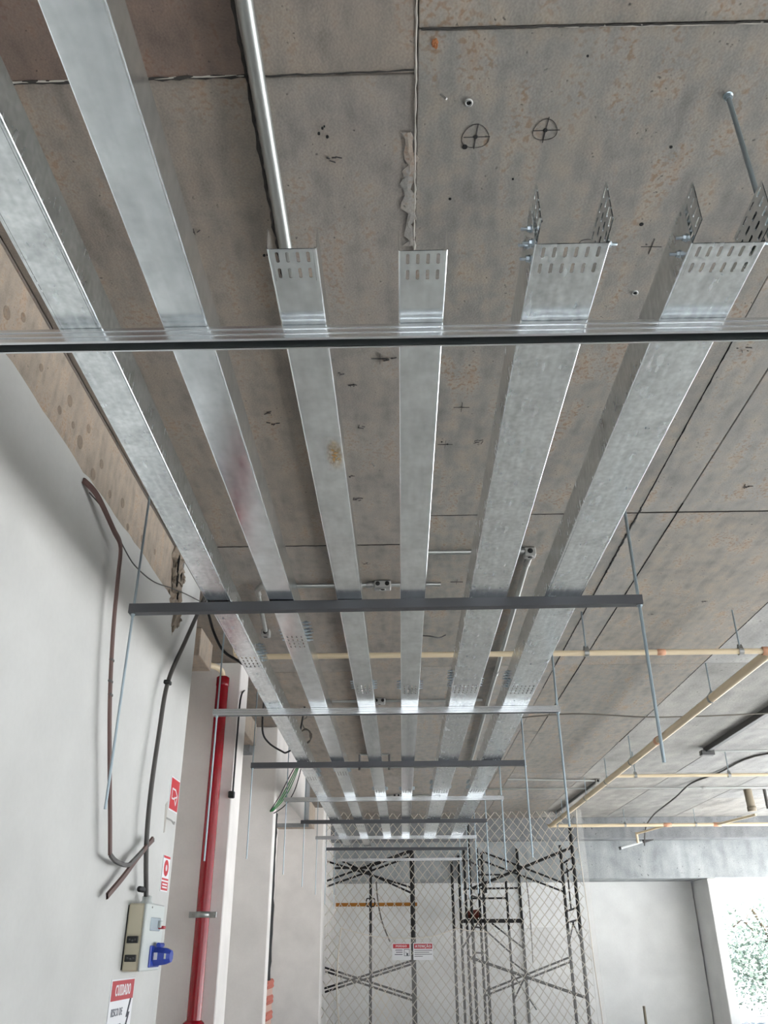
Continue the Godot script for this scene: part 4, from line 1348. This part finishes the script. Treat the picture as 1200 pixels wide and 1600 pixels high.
	for seg in [[-0.045, 0.025, 0.015, 0.025, 0.008], [-0.045, 0.025, -0.045, -0.02, 0.008], [-0.045, -0.02, -0.01, -0.02, 0.008], [0.015, 0.025, 0.06, 0.0, 0.008], [-0.012, -0.02, 0.06, -0.0, 0.008], [0.06, 0.0, 0.035, -0.045, 0.008], [0.035, -0.045, 0.0, -0.01, 0.008]]:
		var a := Vector2(seg[0], seg[1])
		var b := Vector2(seg[2], seg[3])
		var n: Vector2 = (b - a).orthogonal().normalized() * seg[4] / 2
		prism(hy, PackedVector2Array([a + n, b + n, b - n, a - n]), P(WALL + 0.004, 0.662, 4.262), Vector3(0, 0, -1), Vector3(0, 1, 0), Vector3(0.001, 0, 0))
	obj("hose_symbol", hy, M.sign_white, s2)

	var s3 := thing("alarm_sign", "small white and red fire alarm sign above the socket box", "sign", P(WALL, 0.31, 4.26))
	obj("plate", one(WALL, WALL + 0.003, 0.228, 0.384, 4.196, 4.320, 0.001), M.sign_white, s3)
	obj("red_strip", one(WALL + 0.002, WALL + 0.0042, 0.372, 0.382, 4.202, 4.314), M.sign_red, s3)
	obj("red_strip", one(WALL + 0.002, WALL + 0.0042, 0.277, 0.285, 4.202, 4.314), M.sign_red, s3)
	var ring := mb()
	prism(ring, disc(Vector2.ZERO, 0.042, 0.036), P(WALL + 0.0028, 0.330, 4.258), Vector3(0, 0, -1), Vector3(0, 1, 0), Vector3(0.001, 0, 0))
	obj("red_disc", ring, M.sign_red, s3)
	var dot := mb()
	prism(dot, disc(Vector2.ZERO, 0.014, 0.014), P(WALL + 0.0036, 0.330, 4.258), Vector3(0, 0, -1), Vector3(0, 1, 0), Vector3(0.001, 0, 0))
	obj("white_dot", dot, M.sign_white, s3)
	var rf := obj("red_label", one(WALL + 0.002, WALL + 0.0042, 0.234, 0.270, 4.202, 4.314), M.sign_red, s3)
	obj("print_line", one(WALL + 0.004, WALL + 0.0048, 0.256, 0.262, 4.215, 4.30), M.sign_white, rf)
	obj("print_line", one(WALL + 0.004, WALL + 0.0048, 0.243, 0.249, 4.215, 4.30), M.sign_white, rf)
	var patch := mb()
	prism(patch, PackedVector2Array([Vector2(0.0, 0.0), Vector2(0.035, 0.02), Vector2(0.045, -0.05), Vector2(0.04, -0.12), Vector2(0.02, -0.125), Vector2(0.012, -0.06)]), P(WALL - 0.001, 0.60, 4.13), Vector3(0, 0, -1), Vector3(0, 1, 0), Vector3(0.0022, 0, 0))
	var pp := obj("paper_scrap", patch, M.crust)
	tag(pp, "torn grey paper scrap stuck to the wall below the red fire sign", "paper")
	var hook := obj("hook", bent([P(WALL, 0.545, 4.17), P(WALL + 0.02, 0.535, 4.20), P(WALL + 0.022, 0.525, 4.24), P(WALL + 0.02, 0.535, 4.25)], 0.004), M.cast_alu)
	tag(hook, "small metal hook on the wall below the red fire sign", "hook")


# a flat band along a smooth line, broad side to the room
func strap(pts: Array, half: float) -> SurfaceTool:
	var st := mb()
	var ps := curve(pts)
	var last := []
	for i in ps.size():
		var t: Vector3 = (ps[mini(i + 1, ps.size() - 1)] - ps[maxi(i - 1, 0)]).normalized()
		var n := t.cross(Vector3(1, 0, 0)).normalized() * half
		var d := Vector3(0.004, 0, 0)
		var ring := [ps[i] - n - d, ps[i] - n * 0.8 + d, ps[i] + n * 0.8 + d, ps[i] + n - d]
		if i > 0:
			for k in 4:
				quad(st, last[k], last[(k + 1) % 4], ring[(k + 1) % 4], ring[k])
		last = ring
	return st


# ---------------------------------------------------------------- scaffold, net and signs at the far end
func build_scaffold() -> void:
	var lo := -1.6
	var ta := thing("scaffold", "dark steel scaffold tower behind the net left of the hanging signs' post", "scaffold", P(-0.4, lo, 14.0), "scaffold towers behind the net")
	bar(ta, "post", [0.16, lo, 13.62], [0.16, 1.32, 13.62], 0.035)
	bar(ta, "post", [-0.50, lo, 14.72], [-0.50, 1.19, 14.72], 0.022)
	bar(ta, "brace", [-1.12, 0.86, 13.60], [0.15, 1.28, 13.60], 0.014)
	bar(ta, "brace", [-1.12, 0.79, 13.70], [0.15, 1.20, 13.70], 0.014)
	bar(ta, "brace", [-1.12, 1.13, 13.60], [0.15, 0.76, 13.60], 0.014)
	bar(ta, "brace", [-0.90, 1.14, 13.70], [0.15, 0.69, 13.70], 0.014)
	bar(ta, "brace", [-1.12, -0.54, 13.60], [0.15, -0.195, 13.60], 0.014)
	bar(ta, "brace", [-1.12, -0.59, 13.70], [0.15, -0.24, 13.70], 0.014)
	bar(ta, "brace", [-1.12, -0.28, 13.60], [0.15, -0.64, 13.60], 0.014)
	bar(ta, "brace", [-1.12, -0.33, 13.70], [0.15, -0.70, 13.70], 0.014)
	for s in [-1.0, 1.0]:
		obj("lock_pin", bent([P(-0.50, 0.66, 14.70), P(-0.50 + s * 0.06, 0.66, 14.68), P(-0.50 + s * 0.06, 0.56, 14.68), P(-0.50, 0.55, 14.70)], 0.009), M.scaffold, ta)
	bar(ta, "frame_rail", [-1.12, 1.12, 14.72], [-0.50, 1.12, 14.72], 0.016)
	bar(ta, "frame_rail", [0.16, 1.26, 13.62], [-0.50, 1.14, 14.72], 0.012)

	var tb := thing("scaffold", "tall dark steel scaffold tower with ladder frames at the right side of the net", "scaffold", P(1.8, lo, 14.2), "scaffold towers behind the net")
	for p in [[1.03, 13.62, 1.72, 0.022], [2.595, 13.62, 1.58, 0.026], [0.95, 13.62, 1.32, 0.02], [2.60, 14.66, 1.438, 0.024], [1.31, 14.66, 1.33, 0.022], [1.24, 14.66, 1.42, 0.02]]:
		bar(tb, "post", [p[0], lo, p[1]], [p[0], p[2], p[1]], p[3])
	bar(tb, "brace", [1.04, 0.74, 13.62], [2.59, 1.302, 13.62], 0.02)
	bar(tb, "brace", [1.32, 1.349, 14.66], [2.60, 0.87, 14.66], 0.014)
	bar(tb, "brace", [1.26, 1.233, 14.66], [2.60, 0.739, 14.66], 0.014)
	bar(tb, "brace", [0.96, -0.16, 13.62], [2.594, -0.675, 13.62], 0.02)
	bar(tb, "brace", [1.25, -0.63, 14.66], [2.602, -0.175, 14.66], 0.014)
	bar(tb, "brace", [1.25, -0.69, 14.66], [2.60, -0.24, 14.66], 0.014)
	# ladder frame between the two right posts (it stands front to back)
	for h in [1.15, 1.0, 0.46, 0.30]:
		bar(tb, "rung", [2.595, h + 0.02, 13.62], [2.60, h, 14.66], 0.014)
	bar(tb, "rung", [2.597, 0.98, 14.2], [2.597, 0.46, 14.2], 0.012)
	bar(tb, "rung", [2.597, 1.13, 14.2], [2.597, 0.98, 14.2], 0.012)
	bar(tb, "knee", [2.597, 0.30, 14.2], [2.595, 0.02, 13.62], 0.011)
	bar(tb, "knee", [2.597, 0.30, 14.1], [2.60, 0.02, 14.66], 0.011)
	for h in [1.12, 0.65, 0.24, -0.1]:
		bar(tb, "rung", [1.03, h, 13.62], [1.31, h - 0.02, 14.66], 0.013)
	bar(tb, "rung", [1.24, 1.0, 14.66], [1.60, 1.0, 14.66], 0.013)

	var tc := thing("scaffold", "middle dark steel scaffold tower with a plank, between the other two towers", "scaffold", P(1.8, lo, 15.0), "scaffold towers behind the net")
	for p in [[0.82, 14.73, 1.21, 0.022], [0.935, 14.73, 1.30, 0.02], [1.74, 15.2, 1.46, 0.02], [1.90, 14.73, 1.40, 0.022]]:
		bar(tc, "post", [p[0], lo, p[1]], [p[0], p[2], p[1]], p[3])
	bar(tc, "post", [1.40, 0.76, 15.2], [1.40, 1.42, 15.2], 0.018)
	bar(tc, "frame_rail", [1.0, 0.80, 14.73], [1.90, 0.805, 14.73], 0.014)
	bar(tc, "frame_rail", [1.1, 0.68, 15.2], [1.74, 0.68, 15.2], 0.014)
	bar(tc, "frame_rail", [1.0, 1.22, 14.73], [1.74, 1.22, 15.2], 0.014)
	var pk := mb()
	box(pk, P(1.45, 0.335, 14.9), Vector3(0.95, 0.05, 0.45), 0.006)
	obj("plank", pk, M.scaffold, tc)
	bar(tc, "knee", [1.42, 0.30, 14.73], [1.90, -0.06, 14.73], 0.012)
	bar(tc, "knee", [1.25, 0.30, 15.2], [1.74, -0.12, 15.2], 0.012)
	bar(tc, "knee", [1.20, 0.31, 14.73], [0.94, -0.05, 14.73], 0.012)
	bar(tc, "knee", [1.75, -0.24, 15.2], [1.95, -0.42, 14.73], 0.012)
	bar(tc, "knee", [1.90, -0.42, 14.73], [1.74, -0.78, 15.2], 0.012)
	bar(tc, "knee", [1.74, -0.4, 15.2], [2.02, -0.88, 14.73], 0.010)
	var rc := mb()
	lump(rc, P(1.14, 0.43, 14.80), Vector3(0.24, 0.13, 0.2), 4, 0.4)
	var cloth := obj("red_cloth", rc, M.red_cloth)
	tag(cloth, "reddish brown cloth bundle lying on the scaffold plank", "cloth")
	var ch := obj("chain", bent([P(-0.43, 1.1, 15.1), P(-0.40, 0.7, 15.1), P(-0.33, 0.35, 15.1), P(-0.20, 0.05, 15.1)], 0.012, 5), M.steel_wire)
	tag(ch, "rusty chain hanging slack on the far wall behind the scaffold", "chain")
	var hs := obj("hose", bent([P(1.98, 1.02, 14.5), P(2.0, 0.6, 14.5), P(2.0, 0.1, 14.5), P(1.99, -0.25, 14.5)], 0.008, 6), M.steel_wire)
	tag(hs, "thin wire hanging straight down beside the middle scaffold tower", "wire")

	# netting hung from the ceiling: knotted diagonal strands with slack
	var net := thing("safety_net", "pale diamond mesh safety net hung from the ceiling before the scaffold", "net", P(0.7, lo, 13.2))
	var st := mb()
	var xa := -1.118
	var xb := 2.64
	var pitch := 0.126
	for dir in [1.0, -1.0]:
		var c := -40
		while c < 80:
			var x0 := xa + c * pitch
			var pts := []
			var h := CEIL - 0.01
			while h > lo:
				var x: float = x0 + dir * (CEIL - h) * 0.80
				if x >= xa and x <= xb:
					var wob := 0.012 * sin(x * 5.1 + h * 3.3) + 0.008 * sin(h * 9.0 + x * 7.7)
					pts.append(P(x + wob, h - 0.03 * sin((x - xa) / (xb - xa) * PI) * clampf((h + 0.6) / 2.4, 0, 1), 13.2 + 0.05 * sin(x * 2.3 + h) + 0.03 * sin(x * 6.0)))
				h -= 0.074
			if pts.size() > 1:
				strand(st, pts, 0.0058)
			c += 1
	var mesh_part := obj("mesh", st, M.net, net)
	mesh_part.set_meta("kind", "stuff")
	obj("border_rope", bent([P(xb, CEIL, 13.2), P(xb - 0.02, 1.3, 13.22), P(xb, 0.6, 13.18), P(xb + 0.02, -0.2, 13.2), P(xb + 0.05, -0.9, 13.2), P(xb + 0.06, -1.6, 13.2)], 0.006, 6), M.net, net)
	var strip := mb()
	for k in 12:
		var ha := lerpf(CEIL, lo, k / 12.0)
		var hb2 := lerpf(CEIL, lo, (k + 1) / 12.0)
		quad(strip, P(xb - 0.02, ha, 13.2), P(xb + 0.07 + 0.05 * k / 12.0, ha, 13.22), P(xb + 0.07 + 0.05 * (k + 1) / 12.0, hb2, 13.22), P(xb - 0.02, hb2, 13.2))
	obj("edge_band", strip, M.sheer_net, net)
	# sheer white sheet slung across the lower half
	var sh := thing("sheer_sheet", "sheer white mesh sheet slung low across the net below the signs", "sheet", P(0, lo, 13.12))
	var line := curve([P(-0.864, 0.219, 13.12), P(-0.709, 0.178, 13.12), P(-0.348, 0.104, 13.12), P(0.102, 0.085, 13.12), P(0.463, 0.115, 13.12), P(0.755, 0.20, 13.12), P(0.90, 0.18, 13.12), P(1.20, 0.155, 13.12), P(1.9, 0.21, 13.12), P(2.62, 0.18, 13.12)], 6)
	var sheet := mb()
	for k in line.size() - 1:
		var prev_a: Vector3 = line[k]
		var prev_b: Vector3 = line[k + 1]
		for q in 8:
			var f0 := q / 8.0
			var f1 := (q + 1) / 8.0
			quad(sheet, drop(prev_a, f0), drop(prev_b, f0), drop(prev_b, f1), drop(prev_a, f1))
	obj("gauze", sheet, M.sheer_net, sh)
	obj("hem", bent([P(-0.864, 0.219, 13.12), P(-0.709, 0.178, 13.12), P(-0.348, 0.104, 13.12), P(0.102, 0.085, 13.12), P(0.463, 0.115, 13.12), P(0.755, 0.20, 13.12), P(0.90, 0.18, 13.12), P(1.20, 0.155, 13.12)], 0.006, 6), M.net, sh)
	obj("hem", bent([P(-0.864, 0.219, 13.12), P(-0.90, -0.18, 13.12), P(-0.905, -0.64, 13.12), P(-0.87, -0.94, 13.12), P(-0.85, -1.5, 13.12)], 0.011, 6), M.net, sh)

	# the two signs tied to the sheet
	var a := thing("danger_sign", "white PERIGO sign with a red oval and a black framed drawing, tied to the net", "sign", P(-0.015, -0.08, 13.09), "signs tied to the net")
	obj("plate", one(-0.145, 0.108, -0.185, 0.024, 13.088, 13.094, 0.001), M.sign_white, a)
	obj("red_header", one(-0.132, 0.098, -0.040, 0.014, 13.0865, 13.089), M.sign_dusty_red, a)
	var ov := mb()
	prism(ov, disc(Vector2.ZERO, 0.10, 0.024), P(-0.017, -0.012, 13.0855), Vector3(1, 0, 0), Vector3(0, 1, 0), Vector3(0, 0, -0.0015))
	obj("oval", ov, M.sign_red, a)
	words("heading", "PERIGO", 0.026, P(-0.017, -0.013, 13.0845), Basis.IDENTITY, M.sign_white, a, 1.2)
	for q in [[-0.08, 0.0, -0.062], [-0.07, 0.0, -0.088], [-0.09, 0.0, -0.115]]:
		obj("print_line", one(q[0] - 0.02, q[1] + 0.0, q[2] - 0.005, q[2] + 0.004, 13.0868, 13.0885), M.ink, a)
	var fr := mb()
	for e in [[0.022, 0.098, -0.056, -0.050], [0.022, 0.098, -0.135, -0.129], [0.022, 0.028, -0.135, -0.05], [0.092, 0.098, -0.135, -0.05]]:
		slab(fr, e[0], e[1], e[2], e[3], 13.0865, 13.0885)
	slab(fr, 0.055, 0.078, -0.128, -0.098, 13.0865, 13.0885)
	slab(fr, 0.045, 0.052, -0.098, -0.085, 13.0865, 13.0885)
	obj("drawing", fr, M.ink, a)
	var b := thing("attention_sign", "white ATENÇÃO sign with a plain red header, tied to the net", "sign", P(0.29, -0.08, 13.09), "signs tied to the net")
	obj("plate", one(0.150, 0.425, -0.185, 0.026, 13.088, 13.094, 0.001), M.sign_white, b)
	obj("red_header", one(0.160, 0.415, -0.046, 0.016, 13.0865, 13.089), M.sign_dusty_red, b)
	words("heading", "ATENÇÃO", 0.032, P(0.288, -0.016, 13.0858), Basis.IDENTITY, M.sign_white, b, 1.1)
	for q in [[0.165, 0.41, -0.066], [0.165, 0.37, -0.090], [0.165, 0.41, -0.114], [0.165, 0.28, -0.138]]:
		obj("print_line", one(q[0], q[1], q[2] - 0.004, q[2] + 0.003, 13.0868, 13.0885), M.ink, b)


func drop(p: Vector3, f: float) -> Vector3:
	var q := P(p.x, lerpf(p.y - EYE, -1.55, f), 13.12)
	q.z += 0.03 * sin(p.x * 5.0) * f
	return q


# a three-sided cord
func strand(st: SurfaceTool, pts: Array, r: float) -> void:
	var last := []
	for i in pts.size():
		var t: Vector3 = (pts[mini(i + 1, pts.size() - 1)] - pts[maxi(i - 1, 0)]).normalized()
		var u := t.cross(Vector3(0, 0, 1)).normalized() * r
		var ring: Array = [pts[i] + u, pts[i] - u * 0.5 + Vector3(0, 0, r * 0.87), pts[i] - u * 0.5 - Vector3(0, 0, r * 0.87)]
		if i > 0:
			for k in 3:
				quad(st, last[k], last[(k + 1) % 3], ring[(k + 1) % 3], ring[k])
		last = ring


func bar(t: Node3D, called: String, a: Array, b: Array, r: float) -> void:
	obj(called, rod(P(a[0], a[1], a[2]), P(b[0], b[1], b[2]), r, 8), M.scaffold, t)


func build_small() -> void:
	pass
